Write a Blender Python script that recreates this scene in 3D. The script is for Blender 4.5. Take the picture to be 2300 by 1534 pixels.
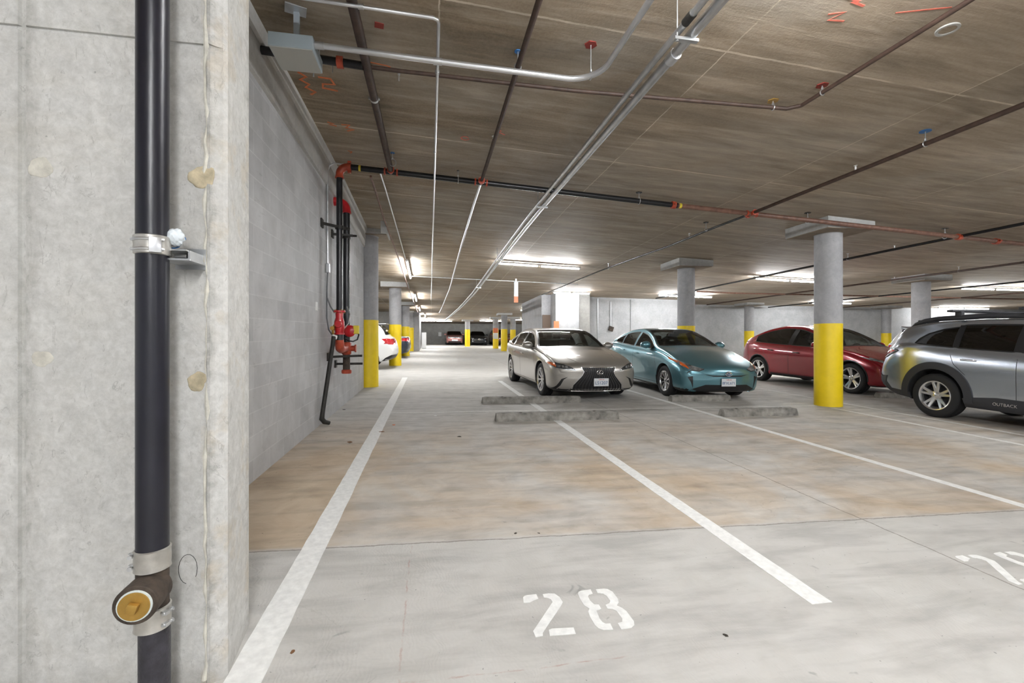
import bpy, bmesh, math, random
from math import pi, sin, cos, radians
from mathutils import Vector, Matrix, Euler
from mathutils.bvhtree import BVHTree
from mathutils.geometry import delaunay_2d_cdt

random.seed(7)
for _o in list(bpy.data.objects):
    bpy.data.objects.remove(_o, do_unlink=True)
SC = bpy.context.scene
COL = SC.collection

# ---------------------------------------------------------------- camera
CAM_H = 1.31
YAW = math.atan(184 / 1022)
cam_data = bpy.data.cameras.new('camera')
cam_data.sensor_width = 36.0
cam_data.lens = 1022 / 2300 * 36.0
cam_data.clip_start = 0.05
cam_data.clip_end = 200
cam = bpy.data.objects.new('camera', cam_data)
COL.objects.link(cam)
cam.location = (0, 0, CAM_H)
cam.rotation_euler = (pi / 2, 0, -YAW)
SC.camera = cam

# ---------------------------------------------------------------- world, exposure
world = bpy.data.worlds.new('world')
SC.world = world
world.use_nodes = True
bg = world.node_tree.nodes['Background']
bg.inputs[0].default_value = (0.93, 0.96, 1.0, 1)
bg.inputs[1].default_value = 0.2
SC.view_settings.view_transform = 'Standard'
SC.view_settings.look = 'None'
SC.view_settings.gamma = 1
SC.view_settings.use_curve_mapping = False
SC.view_settings.exposure = 1.9
SC.cycles.max_bounces = 8
SC.cycles.diffuse_bounces = 4
SC.cycles.glossy_bounces = 4
SC.cycles.transparent_max_bounces = 12
SC.cycles.sample_clamp_indirect = 6
SC.cycles.caustics_reflective = False
SC.cycles.caustics_refractive = False
SC.cycles.use_denoising = True
SC.cycles.adaptive_threshold = 0.025

# ---------------------------------------------------------------- the two slabs of the garage
def fz(x, y):
    return -0.0094 * x + 0.0212 * y

def lerp_tab(v, tab):
    if v <= tab[0][0]:
        return tab[0][1]
    for (a, p), (b, q) in zip(tab, tab[1:]):
        if v <= b:
            return p + (q - p) * (v - a) / (b - a)
    return tab[-1][1]

def cz(x, y):
    g = lerp_tab(y, [(-10, 1), (8, 1), (11, .82), (17.7, .3), (25, .1), (46, 0)])
    b = lerp_tab(y, [(20, 3.3), (50, 3.26)])
    return b + max(0.0, .72 - .055 * (x + 1.5)) * g

# ---------------------------------------------------------------- mesh helpers
class MB:
    def __init__(self):
        self.v = []; self.f = []; self.s = []
    def add(self, vs, fs, smooth=False):
        o = len(self.v)
        self.v += [tuple(p) for p in vs]
        self.f += [tuple(i + o for i in f) for f in fs]
        self.s += [smooth] * len(fs)
        return self
    def box(self, c, d, rot=None, ch=0.0):
        """centre, full sizes, optional Euler/Matrix, optional chamfer"""
        x, y, z = d[0] / 2, d[1] / 2, d[2] / 2
        if ch <= 0:
            vs = [(sx * x, sy * y, sz * z) for sx in (-1, 1) for sy in (-1, 1) for sz in (-1, 1)]
            fs = [(0, 1, 3, 2), (4, 6, 7, 5), (0, 4, 5, 1), (2, 3, 7, 6), (0, 2, 6, 4), (1, 5, 7, 3)]
        else:
            bm = bmesh.new()
            bmesh.ops.create_cube(bm, size=1)
            bmesh.ops.scale(bm, vec=d, verts=bm.verts)
            bmesh.ops.bevel(bm, geom=bm.edges[:], offset=ch, segments=2, affect='EDGES', profile=.5)
            bm.verts.index_update()
            vs = [tuple(v.co) for v in bm.verts]
            fs = [tuple(v.index for v in f.verts) for f in bm.faces]
            bm.free()
        M = rot.to_matrix() if isinstance(rot, Euler) else rot
        out = []
        for p in vs:
            p = Vector(p)
            if M is not None:
                p = M @ p
            out.append(p + Vector(c))
        return self.add(out, fs)
    def bar(self, a, b, w, h=None, up=(0, 0, 1)):
        a = Vector(a); b = Vector(b); h = h or w
        t = (b - a); L = t.length; t.normalize()
        u = Vector(up)
        if abs(t.dot(u)) > .98:
            u = Vector((1, 0, 0))
        s = t.cross(u).normalized(); u = s.cross(t).normalized()
        M = Matrix((s, t, u)).transposed()
        return self.box((a + b) / 2, (w, L, h), M)
    def tube(self, pts, r, n=14, caps=True, closed=False):
        pts = [Vector(p) for p in pts]
        rs = r if isinstance(r, (list, tuple)) else [r] * len(pts)
        N = len(pts)
        up = None; rings = []
        for i, p in enumerate(pts):
            if closed:
                t = (pts[(i + 1) % N] - pts[i - 1])
            elif i == 0:
                t = pts[1] - pts[0]
            elif i == N - 1:
                t = pts[-1] - pts[-2]
            else:
                t = (pts[i + 1] - p).normalized() + (p - pts[i - 1]).normalized()
            t.normalize()
            if up is None:
                up = Vector((0, 0, 1)) if abs(t.z) < .9 else Vector((1, 0, 0))
            u = (up - t * up.dot(t))
            if u.length < 1e-5:
                u = t.orthogonal()
            u.normalize(); up = u
            s = t.cross(u)
            rings.append([p + (u * cos(a) + s * sin(a)) * rs[i] for a in [2 * pi * k / n for k in range(n)]])
        vs = [q for ring in rings for q in ring]
        fs = []
        for i in range(N if closed else N - 1):
            j = (i + 1) % N
            for k in range(n):
                k2 = (k + 1) % n
                fs.append((i * n + k, j * n + k, j * n + k2, i * n + k2))
        self.add(vs, fs, True)
        if caps and not closed:
            self.add(rings[0], [tuple(range(n))]); self.add(rings[-1], [tuple(range(n - 1, -1, -1))])
        return self
    def cyl(self, a, b, r, n=24, r2=None):
        return self.tube([a, b], [r, r if r2 is None else r2], n)
    def lathe(self, prof, o=(0, 0, 0), axis='Z', n=40, closed=False):
        """profile of (radius, height)"""
        vs = []
        for (r, h) in prof:
            for k in range(n):
                a = 2 * pi * k / n
                if axis == 'Z': p = (r * cos(a), r * sin(a), h)
                elif axis == 'Y': p = (r * cos(a), h, r * sin(a))
                else: p = (h, r * cos(a), r * sin(a))
                vs.append(Vector(p) + Vector(o))
        fs = []
        m = len(prof)
        for i in range(m if closed else m - 1):
            j = (i + 1) % m
            for k in range(n):
                k2 = (k + 1) % n
                fs.append((i * n + k, i * n + k2, j * n + k2, j * n + k))
        return self.add(vs, fs, True)
    def prism(self, poly, z0, z1):
        n = len(poly)
        vs = [(x, y, z0) for x, y in poly] + [(x, y, z1) for x, y in poly]
        fs = [tuple(range(n - 1, -1, -1)), tuple(range(n, 2 * n))] + [(i, (i + 1) % n, n + (i + 1) % n, n + i) for i in range(n)]
        return self.add(vs, fs)
    def mesh(self, name, mat=None, angle=40):
        me = bpy.data.meshes.new(name)
        me.from_pydata([tuple(p) for p in self.v], [], self.f)
        me.polygons.foreach_set('use_smooth', self.s)
        me.update()
        bm = bmesh.new(); bm.from_mesh(me)
        bmesh.ops.recalc_face_normals(bm, faces=bm.faces[:])
        bm.to_mesh(me); bm.free()
        if any(self.s):
            me.set_sharp_from_angle(angle=radians(angle))
        if mat: me.materials.append(mat)
        return me
    def build(self, name, mat, parent=None, at=None, angle=40):
        """at: put the object's origin there (verts given in world space)"""
        if at is not None:
            a = Vector(at); self.v = [tuple(Vector(p) - a) for p in self.v]
        me = self.mesh(name, mat, angle)
        ob = bpy.data.objects.new(name, me)
        COL.objects.link(ob)
        if parent is not None: ob.parent = parent
        elif at is not None: ob.location = at
        return ob

def tag(o, label=None, cat=None, group=None, kind=None):
    if label: o['label'] = label
    if cat: o['category'] = cat
    if group: o['group'] = group
    if kind: o['kind'] = kind
    return o

def thing(name, label, cat, loc=(0, 0, 0), rot=(0, 0, 0), group=None):
    o = bpy.data.objects.new(name, None)
    COL.objects.link(o)
    o.empty_display_size = .2
    o.location = loc; o.rotation_euler = rot
    return tag(o, label, cat, group)

def wpart(mb, name, mat, root, angle=40, label=None):
    """verts in world space, root unrotated"""
    a = Vector(root.location)
    mb.v = [tuple(Vector(p) - a) for p in mb.v]
    o = mb.build(name, mat, root, None, angle)
    if label: o['label'] = label
    return o

def struct(name, mb, mat):
    return tag(mb.build(name, mat), kind='structure')

# ---------------------------------------------------------------- materials
def nt(name):
    m = bpy.data.materials.new(name); m.use_nodes = True
    t = m.node_tree; b = t.nodes['Principled BSDF']
    return m, t, b

class G:
    """tiny node graph helper"""
    def __init__(self, t): self.t = t
    def n(self, typ, **kw):
        o = self.t.nodes.new(typ)
        for k, v in kw.items(): setattr(o, k, v)
        return o
    def l(self, a, b): self.t.links.new(a, b)
    def pos(self):
        return self.n('ShaderNodeNewGeometry').outputs['Position']
    def obj(self):
        return self.n('ShaderNodeTexCoord').outputs['Object']
    def map(self, v, sc=(1, 1, 1), loc=(0, 0, 0), rot=(0, 0, 0)):
        m = self.n('ShaderNodeMapping'); self.l(v, m.inputs[0])
        m.inputs['Scale'].default_value = sc; m.inputs['Location'].default_value = loc; m.inputs['Rotation'].default_value = rot
        return m.outputs[0]
    def noise(self, v, s, d=4, r=.55, dist=0):
        m = self.n('ShaderNodeTexNoise'); self.l(v, m.inputs['Vector'])
        m.inputs['Scale'].default_value = s; m.inputs['Detail'].default_value = d
        m.inputs['Roughness'].default_value = r; m.inputs['Distortion'].default_value = dist
        return m.outputs[0]
    def ncol(self, v, s):
        m = self.n('ShaderNodeTexNoise'); self.l(v, m.inputs['Vector']); m.inputs['Scale'].default_value = s; m.inputs['Detail'].default_value = 6
        return m.outputs['Color']
    def ramp(self, v, stops):
        m = self.n('ShaderNodeValToRGB'); self.l(v, m.inputs[0])
        cr = m.color_ramp
        while len(cr.elements) < len(stops): cr.elements.new(.5)
        for e, (p, c) in zip(cr.elements, stops):
            e.position = p
            e.color = (c, c, c, 1) if not isinstance(c, tuple) else (*c, 1)
        return m.outputs[0]
    def mix(self, f, a, b, mode='MIX'):
        m = self.n('ShaderNodeMix', data_type='RGBA', blend_type=mode)
        for i, x in ((0, f), (6, a), (7, b)):
            if hasattr(x, 'is_linked') or hasattr(x, 'links'): self.l(x, m.inputs[i])
            elif i == 0: m.inputs[0].default_value = x
            else: m.inputs[i].default_value = (*x, 1)
        return m.outputs[2]
    def math(self, op, a, b=None, c=None):
        m = self.n('ShaderNodeMath', operation=op)
        for i, x in enumerate((a, b, c)):
            if x is None: continue
            if isinstance(x, (int, float)): m.inputs[i].default_value = x
            else: self.l(x, m.inputs[i])
        return m.outputs[0]
    def bump(self, h, st, dist, prev=None):
        m = self.n('ShaderNodeBump'); m.inputs['Strength'].default_value = st; m.inputs['Distance'].default_value = dist
        self.l(h, m.inputs['Height'])
        if prev is not None: self.l(prev, m.inputs['Normal'])
        return m.outputs[0]
    def xyz(self, v):
        m = self.n('ShaderNodeSeparateXYZ'); self.l(v, m.inputs[0]); return m.outputs

def plain(name, c, rough=.5, metal=0, coat=0, bumpy=0, bscale=60, spec=.5, var=0.0):
    m, t, b = nt(name); g = G(t)
    b.inputs['Base Color'].default_value = (*c, 1)
    b.inputs['Roughness'].default_value = rough; b.inputs['Metallic'].default_value = metal
    b.inputs['Coat Weight'].default_value = coat; b.inputs['Coat Roughness'].default_value = .03
    b.inputs['Specular IOR Level'].default_value = spec
    ob = g.obj()
    nz = g.noise(ob, bscale, 3)
    if var > 0:
        lo = tuple(x * (1 - var) for x in c); hi = tuple(min(1, x * (1 + var)) for x in c)
        g.l(g.ramp(g.noise(ob, bscale * .3, 5), [(.3, lo), (.7, hi)]), b.inputs['Base Color'])
    if bumpy > 0: g.l(g.bump(nz, bumpy, .004), b.inputs['Normal'])
    return m

def paint(name, c, metal=.55, rough=.32, flake=.06):
    m, t, b = nt(name); g = G(t)
    nz = g.noise(g.obj(), 900, 2)
    lo = tuple(x * (1 - flake) for x in c); hi = tuple(min(1, x * (1 + flake)) for x in c)
    g.l(g.ramp(nz, [(.35, lo), (.65, hi)]), b.inputs['Base Color'])
    b.inputs['Metallic'].default_value = metal; b.inputs['Roughness'].default_value = rough
    b.inputs['Coat Weight'].default_value = 1; b.inputs['Coat Roughness'].default_value = .02
    return m

def emit(name, c, s):
    m, t, b = nt(name)
    b.inputs['Base Color'].default_value = (*c, 1)
    b.inputs['Emission Color'].default_value = (*c, 1); b.inputs['Emission Strength'].default_value = s
    return m

def glass_mat(name, tint, gloss=.12, alpha=.8):
    m = bpy.data.materials.new(name); m.use_nodes = True
    t = m.node_tree; t.nodes.clear(); g = G(t)
    out = g.n('ShaderNodeOutputMaterial'); tr = g.n('ShaderNodeBsdfTransparent'); gl = g.n('ShaderNodeBsdfGlossy')
    tr.inputs[0].default_value = (*tint, 1); gl.inputs['Roughness'].default_value = .02
    fr = g.n('ShaderNodeLayerWeight'); fr.inputs[0].default_value = .22
    f = g.math('ADD', g.math('MULTIPLY', fr.outputs['Fresnel'], .6), gloss * .3)
    mx = g.n('ShaderNodeMixShader'); g.l(f, mx.inputs[0]); g.l(tr.outputs[0], mx.inputs[1]); g.l(gl.outputs[0], mx.inputs[2])
    g.l(mx.outputs[0], out.inputs[0])
    return m

def floor_material():
    m, t, b = nt('floor_concrete'); g = G(t)
    p = g.pos(); x, y, z = g.xyz(p)
    big = g.noise(p, .55, 6, .6, .4); mid = g.noise(p, 3.2, 7, .62, .6); fine = g.noise(p, 90, 4, .7)
    streak = g.noise(g.map(p, (1.2, 5, 1)), 1.1, 5, .6, .3)
    base = g.ramp(mid, [(.28, (.42, .405, .375)), (.5, (.54, .525, .495)), (.72, (.63, .615, .59))])
    # ochre curing stain on the middle slab
    inY = g.math('MULTIPLY', g.math('SMOOTH_MIN', 1.0, g.math('MAXIMUM', 0.0, g.math('MULTIPLY', g.math('SUBTRACT', y, g.math('MULTIPLY_ADD', x, -.03, 2.87)), 22.0)), .05),
                 g.math('SMOOTH_MIN', 1.0, g.math('MAXIMUM', 0.0, g.math('MULTIPLY', g.math('SUBTRACT', 7.4, y), .42)), .1))
    st = g.ramp(g.noise(p, .8, 5, .62, .5), [(.38, .10), (.52, .55), (.66, 1.0)])
    wall = g.math('MAXIMUM', 0.0, g.math('MINIMUM', 1.0, g.math('MULTIPLY', g.math('SUBTRACT', -.35, x), 2.2)))
    f1 = g.math('MULTIPLY', inY, g.math('MINIMUM', 1.0, g.math('ADD', st, g.math('MULTIPLY', wall, .6))))
    tan = g.ramp(mid, [(.3, (.43, .31, .195)), (.7, (.58, .46, .32))])
    c = g.mix(g.math('MULTIPLY', f1, .80), base, tan)
    near = g.math('LESS_THAN', y, g.math('MULTIPLY_ADD', x, -.03, 2.87))
    c = g.mix(g.math('MULTIPLY', near, .55), c, (.53, .52, .495))
    # darker wear in the lanes and grime towards the wall
    dark = g.ramp(streak, [(.36, .72), (.55, 1.0)])
    c = g.mix(.75, c, g.mix(1.0, c, dark, 'MULTIPLY'))
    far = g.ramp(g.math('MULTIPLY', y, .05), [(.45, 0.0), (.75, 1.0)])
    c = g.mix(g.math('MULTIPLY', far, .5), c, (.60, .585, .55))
    spots = g.ramp(g.noise(p, 7, 3, .5, 1.2), [(.70, 1.0), (.76, .55)])
    c = g.mix(.6, c, g.mix(1.0, c, spots, 'MULTIPLY'))
    speck = g.ramp(g.noise(p, 46, 2, .5), [(.735, 1.0), (.77, .35)])
    c = g.mix(.7, c, g.mix(1.0, c, speck, 'MULTIPLY'))
    wob = g.math('MULTIPLY', g.math('SUBTRACT', g.noise(p, 5, 6, .7), .5), .05)
    def line(e, w):
        return g.math('LESS_THAN', g.math('ABSOLUTE', g.math('ADD', e, wob)), w)
    j1 = line(g.math('SUBTRACT', y, g.math('MULTIPLY_ADD', x, -.03, 2.87)), .0065)
    j2 = line(g.math('SUBTRACT', x, 3.06), .006)
    c = g.mix(g.math('MULTIPLY', g.math('MAXIMUM', j1, j2), .6), c, (.13, .105, .08))
    # fine hair cracks
    vo = g.n('ShaderNodeTexVoronoi', feature='DISTANCE_TO_EDGE'); vo.inputs['Scale'].default_value = .42
    g.l(g.mix(1.0, p, g.mix(.5, (0, 0, 0), g.ncol(p, 2.2)), 'ADD'), vo.inputs['Vector'])
    cr = g.math('LESS_THAN', vo.outputs['Distance'], .0012)
    c = g.mix(g.math('MULTIPLY', g.math('MULTIPLY', cr, .22), g.ramp(g.noise(p, 1.3, 3), [(.5, 0.0), (.6, 1.0)])), c, (.16, .14, .12))
    # red chalk layout lines
    ch = g.math('MULTIPLY', g.math('MAXIMUM', line(g.math('SUBTRACT', x, -.115), .004), line(g.math('SUBTRACT', y, 1.735), .004)), g.ramp(g.noise(p, 11, 4), [(.45, 0.0), (.6, 1.0)]))
    ch = g.math('MULTIPLY', ch, g.math('LESS_THAN', y, 2.85)); ch = g.math('MULTIPLY', ch, g.math('LESS_THAN', x, .8))
    c = g.mix(g.math('MULTIPLY', ch, .35), c, (.34, .13, .09))
    g.l(c, b.inputs['Base Color'])
    g.l(g.ramp(mid, [(.3, .62), (.7, .8)]), b.inputs['Roughness'])
    b.inputs['Specular IOR Level'].default_value = .35
    tw = g.n('ShaderNodeTexWave', wave_type='BANDS'); tw.inputs['Scale'].default_value = 14; tw.inputs['Distortion'].default_value = 26
    tw.inputs['Detail'].default_value = 3; tw.inputs['Detail Scale'].default_value = .55
    g.l(p, tw.inputs['Vector'])
    trowel = g.math('MULTIPLY', tw.outputs['Fac'], g.math('ADD', .12, g.math('MULTIPLY', near, .9)))
    nrm = g.bump(trowel, .16, .004)
    g.l(g.bump(fine, .3, .003, nrm), b.inputs['Normal'])
    return m

def ceiling_material():
    m, t, b = nt('ceiling_concrete'); g = G(t)
    p = g.pos(); x, y, z = g.xyz(p)
    board = g.noise(g.map(p, (.55, 4.5, 1)), 1.6, 7, .66, .5)
    big = g.noise(p, .5, 5, .6, .5); fine = g.noise(p, 40, 5, .7)
    c = g.ramp(board, [(.30, (.13, .093, .055)), (.5, (.26, .198, .130)), (.68, (.46, .375, .285))])
    c2 = g.ramp(fine, [(.35, (.22, .17, .12)), (.65, (.40, .335, .26))])
    c = g.mix(.35, c, c2)
    # formwork sheets of slightly different tone
    ix = g.math('FLOOR', g.math('DIVIDE', g.math('SUBTRACT', x, .07), 2.44)); iy = g.math('FLOOR', g.math('DIVIDE', g.math('SUBTRACT', y, 1.08), 2.44))
    wn = g.n('ShaderNodeTexWhiteNoise', noise_dimensions='2D')
    cmb = g.n('ShaderNodeCombineXYZ'); g.l(ix, cmb.inputs[0]); g.l(iy, cmb.inputs[1]); g.l(cmb.outputs[0], wn.inputs['Vector'])
    tone = g.ramp(wn.outputs['Value'], [(0, (.80, .79, .76)), (1, (1.16, 1.14, 1.12))])
    c = g.mix(1.0, c, tone, 'MULTIPLY')
    grey = g.ramp(big, [(.45, 0.0), (.62, 1.0)])
    c = g.mix(g.math('MULTIPLY', grey, .5), c, g.mix(board, (.33, .295, .25), (.50, .46, .40)))
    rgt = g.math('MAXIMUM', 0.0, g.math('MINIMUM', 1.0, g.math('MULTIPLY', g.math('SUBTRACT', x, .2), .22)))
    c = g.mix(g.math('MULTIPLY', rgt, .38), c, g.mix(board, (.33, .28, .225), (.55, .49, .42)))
    wob = g.math('MULTIPLY', g.math('SUBTRACT', g.noise(p, 6, 5, .7), .5), .03)
    def seam(v, o, w, th):
        a = g.math('ABSOLUTE', g.math('SUBTRACT', g.math('FRACT', g.math('DIVIDE', g.math('ADD', g.math('SUBTRACT', v, o), wob), w)), .5))
        return g.math('GREATER_THAN', a, .5 - th / w)
    s1 = seam(y, 1.08, 2.44, .011); s2 = seam(x, .07, 2.44, .006)
    s = g.math('MULTIPLY', g.math('MAXIMUM', s1, s2), g.ramp(g.noise(p, 2.0, 3), [(.35, .2), (.5, 1.0)]))
    c = g.mix(g.math('MULTIPLY', s, .8), c, (.66, .57, .46))
    st2 = g.noise(g.map(p, (.35, 2.2, 1), rot=(0, 0, .06)), 1.3, 6, .7, 1.2)
    c = g.mix(.55, c, g.mix(1.0, c, g.ramp(st2, [(.33, (.60, .60, .58)), (.5, (1, 1, 1)), (.66, (1.30, 1.30, 1.32))]), 'MULTIPLY'))
    s3 = g.math('MULTIPLY', seam(y, 0, 1.22, .003), .5)
    c = g.mix(g.math('MULTIPLY', s3, .6), c, (.11, .09, .07))
    scr = g.ramp(g.noise(g.map(p, (1, 9, 1), rot=(0, 0, .2)), 3, 6, .75, 1.5), [(.64, 0.0), (.74, 1.0)])
    c = g.mix(g.math('MULTIPLY', scr, .35), c, (.40, .36, .31))
    g.l(c, b.inputs['Base Color']); b.inputs['Roughness'].default_value = .72
    b.inputs['Specular IOR Level'].default_value = .35
    n1 = g.bump(board, .25, .02)
    g.l(g.bump(fine, .35, .006, n1), b.inputs['Normal'])
    return m

def block_material():
    m, t, b = nt('painted_block'); g = G(t)
    p = g.pos(); x, y, z = g.xyz(p)
    cb = g.n('ShaderNodeCombineXYZ'); g.l(y, cb.inputs[0])
    g.l(g.math('SUBTRACT', z, g.math('MULTIPLY', y, .0212)), cb.inputs[1])
    br = g.n('ShaderNodeTexBrick'); g.l(cb.outputs[0], br.inputs['Vector'])
    br.inputs['Scale'].default_value = 1; br.inputs['Brick Width'].default_value = .406; br.inputs['Row Height'].default_value = .203
    br.inputs['Mortar Size'].default_value = .006; br.inputs['Mortar Smooth'].default_value = .35
    br.inputs['Color1'].default_value = (.45, .45, .455, 1); br.inputs['Color2'].default_value = (.53, .53, .535, 1)
    br.inputs['Mortar'].default_value = (.56, .56, .56, 1)
    n = g.noise(p, 2.3, 6, .62, .4)
    c = g.mix(1.0, br.outputs['Color'], g.ramp(n, [(.3, (.80, .80, .80)), (.7, (1.10, 1.10, 1.10))]), 'MULTIPLY')
    scuff = g.ramp(g.noise(g.map(p, (1, 1, 3)), 5, 5, .7, 1.0), [(.60, 1.0), (.74, .78)])
    c = g.mix(1.0, c, scuff, 'MULTIPLY')
    g.l(c, b.inputs['Base Color']); b.inputs['Roughness'].default_value = .6
    n1 = g.bump(br.outputs['Fac'], -.5, .006)
    g.l(g.bump(g.noise(p, 60, 4, .7), .22, .004, n1), b.inputs['Normal'])
    return m

def cast_material(name, lo, hi, warm=.25, pier=False, stain=(.50, .43, .30), bump=.3):
    m, t, b = nt(name); g = G(t)
    p = g.pos(); x, y, z = g.xyz(p)
    n1 = g.noise(p, 1.7, 7, .6, .6); n2 = g.noise(p, 13, 6, .68, .6); fine = g.noise(p, 110, 3, .7)
    c = g.ramp(n1, [(.3, lo), (.7, hi)])
    c = g.mix(1.0, c, g.ramp(n2, [(.28, (.85, .85, .85)), (.7, (1.06, 1.06, 1.06))]), 'MULTIPLY')
    sc = g.ramp(g.noise(g.map(p, (1, 1, .7)), 9, 3, .5, 3.0), [(.68, 1.0), (.705, .70), (.73, 1.0)])
    c = g.mix(.8, c, g.mix(1.0, c, sc, 'MULTIPLY'))
    pits = g.ramp(g.noise(p, 55, 2, .5), [(.74, 1.0), (.79, .5)])
    c = g.mix(.7, c, g.mix(1.0, c, pits, 'MULTIPLY'))
    ws = g.ramp(g.noise(p, 2.6, 5, .65, .8), [(.50, 0.0), (.70, 1.0)])
    c = g.mix(g.math('MULTIPLY', ws, warm), c, stain)
    if pier:
        # grime along the board joint and the corner, scratches and stains in the cast face
        jag = g.math('MULTIPLY', g.math('SUBTRACT', g.noise(g.map(p, (1, 1, 2)), 9, 6, .7), .5), .07)
        def strip(x0, w):
            return g.math('MAXIMUM', 0.0, g.math('SUBTRACT', 1.0, g.math('DIVIDE', g.math('ABSOLUTE', g.math('ADD', g.math('SUBTRACT', x, x0), jag)), w)))
        rough = g.ramp(g.noise(g.map(p, (3, 1, 1)), 6, 6, .7, .6), [(.38, .15), (.62, 1.0)])
        c = g.mix(g.math('MULTIPLY', g.math('MULTIPLY', strip(-1.375, .045), rough), .75), c, (.33, .325, .30))
        c = g.mix(g.math('MULTIPLY', g.math('MULTIPLY', strip(-.800, .020), rough), .85), c, (.30, .295, .275))
        och = g.ramp(g.noise(p, 7, 4, .6), [(.54, 0.0), (.66, 1.0)])
        c = g.mix(g.math('MULTIPLY', g.math('MULTIPLY', g.math('GREATER_THAN', x, -.83), och), .25), c, (.50, .38, .21))
        scr = g.ramp(g.noise(g.map(p, (1.6, 1, .6), rot=(0, .5, 0)), 11, 4, .6, 2.6), [(.63, 0.0), (.66, 1.0), (.69, 0.0)])
        c = g.mix(g.math('MULTIPLY', scr, .38), c, (.25, .245, .23))
        mot = g.ramp(g.noise(p, 34, 6, .75, .4), [(.35, (.86, .86, .85)), (.62, (1.05, 1.05, 1.05))])
        c = g.mix(1.0, c, mot, 'MULTIPLY')
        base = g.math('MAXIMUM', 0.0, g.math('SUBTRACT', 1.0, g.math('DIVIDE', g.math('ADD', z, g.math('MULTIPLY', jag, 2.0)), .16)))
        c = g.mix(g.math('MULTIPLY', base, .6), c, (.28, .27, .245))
    g.l(c, b.inputs['Base Color']); b.inputs['Roughness'].default_value = .68
    b.inputs['Specular IOR Level'].default_value = .3
    nn = g.bump(n2, bump, .012)
    g.l(g.bump(fine, .25, .002, nn), b.inputs['Normal'])
    return m

M = {}
M['floor'] = floor_material()
M['ceiling'] = ceiling_material()
M['block'] = block_material()
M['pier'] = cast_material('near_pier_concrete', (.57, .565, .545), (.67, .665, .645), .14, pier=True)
M['cast'] = cast_material('cast_wall_concrete', (.38, .385, .39), (.50, .505, .51), .05, bump=.15)
M['column'] = cast_material('column_concrete', (.36, .36, .37), (.46, .46, .47), .05, bump=.12)
M['darkcast'] = cast_material('grey_wall_concrete', (.30, .293, .275), (.40, .39, .37), .05, bump=.15)
M['cap'] = cast_material('capital_concrete', (.42, .42, .41), (.52, .52, .51), .1, bump=.12)
M['haunch'] = cast_material('haunch_concrete', (.40, .39, .37), (.52, .51, .49), .15)
M['ledge'] = plain('lime_smear', (.60, .52, .36), .9, bumpy=.8, bscale=50, var=.35)
M['plug'] = plain('tie_hole_patch', (.62, .60, .53), .9, bumpy=.8, bscale=70, var=.2)
M['yellow'] = plain('yellow_paint', (.92, .67, .010), .42, bumpy=.12, bscale=25, var=.05)
M['white_line'] = plain('worn_white_paint', (.82, .82, .80), .65, bumpy=.35, bscale=90, var=.10)
M['thin_line'] = plain('thin_worn_paint', (.70, .69, .66), .7, bumpy=.3, bscale=90, var=.15)
M['stop'] = plain('kerb_concrete', (.25, .238, .215), .85, bumpy=.8, bscale=26, var=.5)
M['stop_side'] = plain('pale_kerb_concrete', (.47, .46, .43), .85, bumpy=.8, bscale=35, var=.25)
M['blackpipe'] = plain('black_coated_iron', (.008, .008, .015), .34, bumpy=.25, bscale=14, var=.3)
M['sch_black'] = plain('black_steel_pipe', (.022, .022, .024), .25, .3, bumpy=.1)
M['rustpipe'] = plain('brown_primed_pipe', (.055, .031, .022), .6, 0, bumpy=.2, bscale=40, var=.35)
M['rosypipe'] = plain('rust_red_pipe', (.20, .105, .075), .5, .1, bumpy=.2, bscale=40, var=.3)
M['galv'] = plain('galvanized_steel', (.60, .61, .62), .33, .9, bumpy=.05, bscale=30, var=.12)
M['bright_galv'] = plain('bright_conduit', (.74, .75, .77), .28, .85, bumpy=.05, bscale=30, var=.06)
M['redfit'] = plain('red_oxide_fitting', (.42, .060, .025), .40, 0, coat=.3, bumpy=.3, bscale=50, var=.3)
M['brightred'] = plain('glossy_red_enamel', (.50, .012, .018), .3, 0, coat=.4, var=.12)
M['tagyellow'] = plain('yellow_tag', (.75, .60, .05), .5)
M['white'] = plain('white_plastic', (.80, .80, .79), .4)
M['greybox'] = plain('grey_enamel_box', (.36, .42, .45), .38, .1, bumpy=.06, bscale=8, var=.05)
M['boxface'] = plain('box_underside', (.42, .42, .39), .5)
M['steel'] = plain('stainless_band', (.55, .53, .49), .35, .75, bumpy=.15, bscale=60, var=.2)
M['brass'] = plain('aged_brass', (.42, .25, .055), .42, .55, bumpy=.25, bscale=60, var=.15)
M['putty'] = plain('white_sealant', (.70, .76, .74), .55, bumpy=.6, bscale=120)
M['tape'] = plain('pale_wrap', (.72, .78, .82), .35, bumpy=.6, bscale=60, var=.1)
M['ironrust'] = plain('rusty_cast_iron', (.065, .048, .036), .75, .2, bumpy=.6, bscale=60, var=.6)
M['darkiron'] = plain('dark_iron', (.030, .028, .025), .55, .4, bumpy=.3, bscale=50, var=.3)
M['blue'] = plain('blue_anchor', (.03, .16, .42), .5)
M['orange'] = plain('orange_spray_paint', (.62, .17, .06), .7, var=.2)
M['redspray'] = plain('red_spray_paint', (.66, .16, .11), .7, var=.2)
M['darkred'] = plain('dark_red_plate', (.22, .02, .012), .6)
M['soffit'] = plain('brown_soffit_concrete', (.26, .205, .15), .75, bumpy=.2, bscale=30, var=.15)
M['lamp_body'] = plain('white_lamp_housing', (.75, .75, .76), .35)
M['lamp'] = emit('lit_tube', (.96, .98, 1.0), 90)
M['duct'] = plain('duct_steel', (.62, .63, .64), .28, .9, bumpy=.2, bscale=5)
M['orangepanel'] = plain('orange_panel', (.80, .22, .10), .5)
M['brownpanel'] = plain('brown_panel', (.16, .11, .08), .6)
M['insul'] = plain('grey_cladding', (.50, .56, .62), .4, .4)
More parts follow.
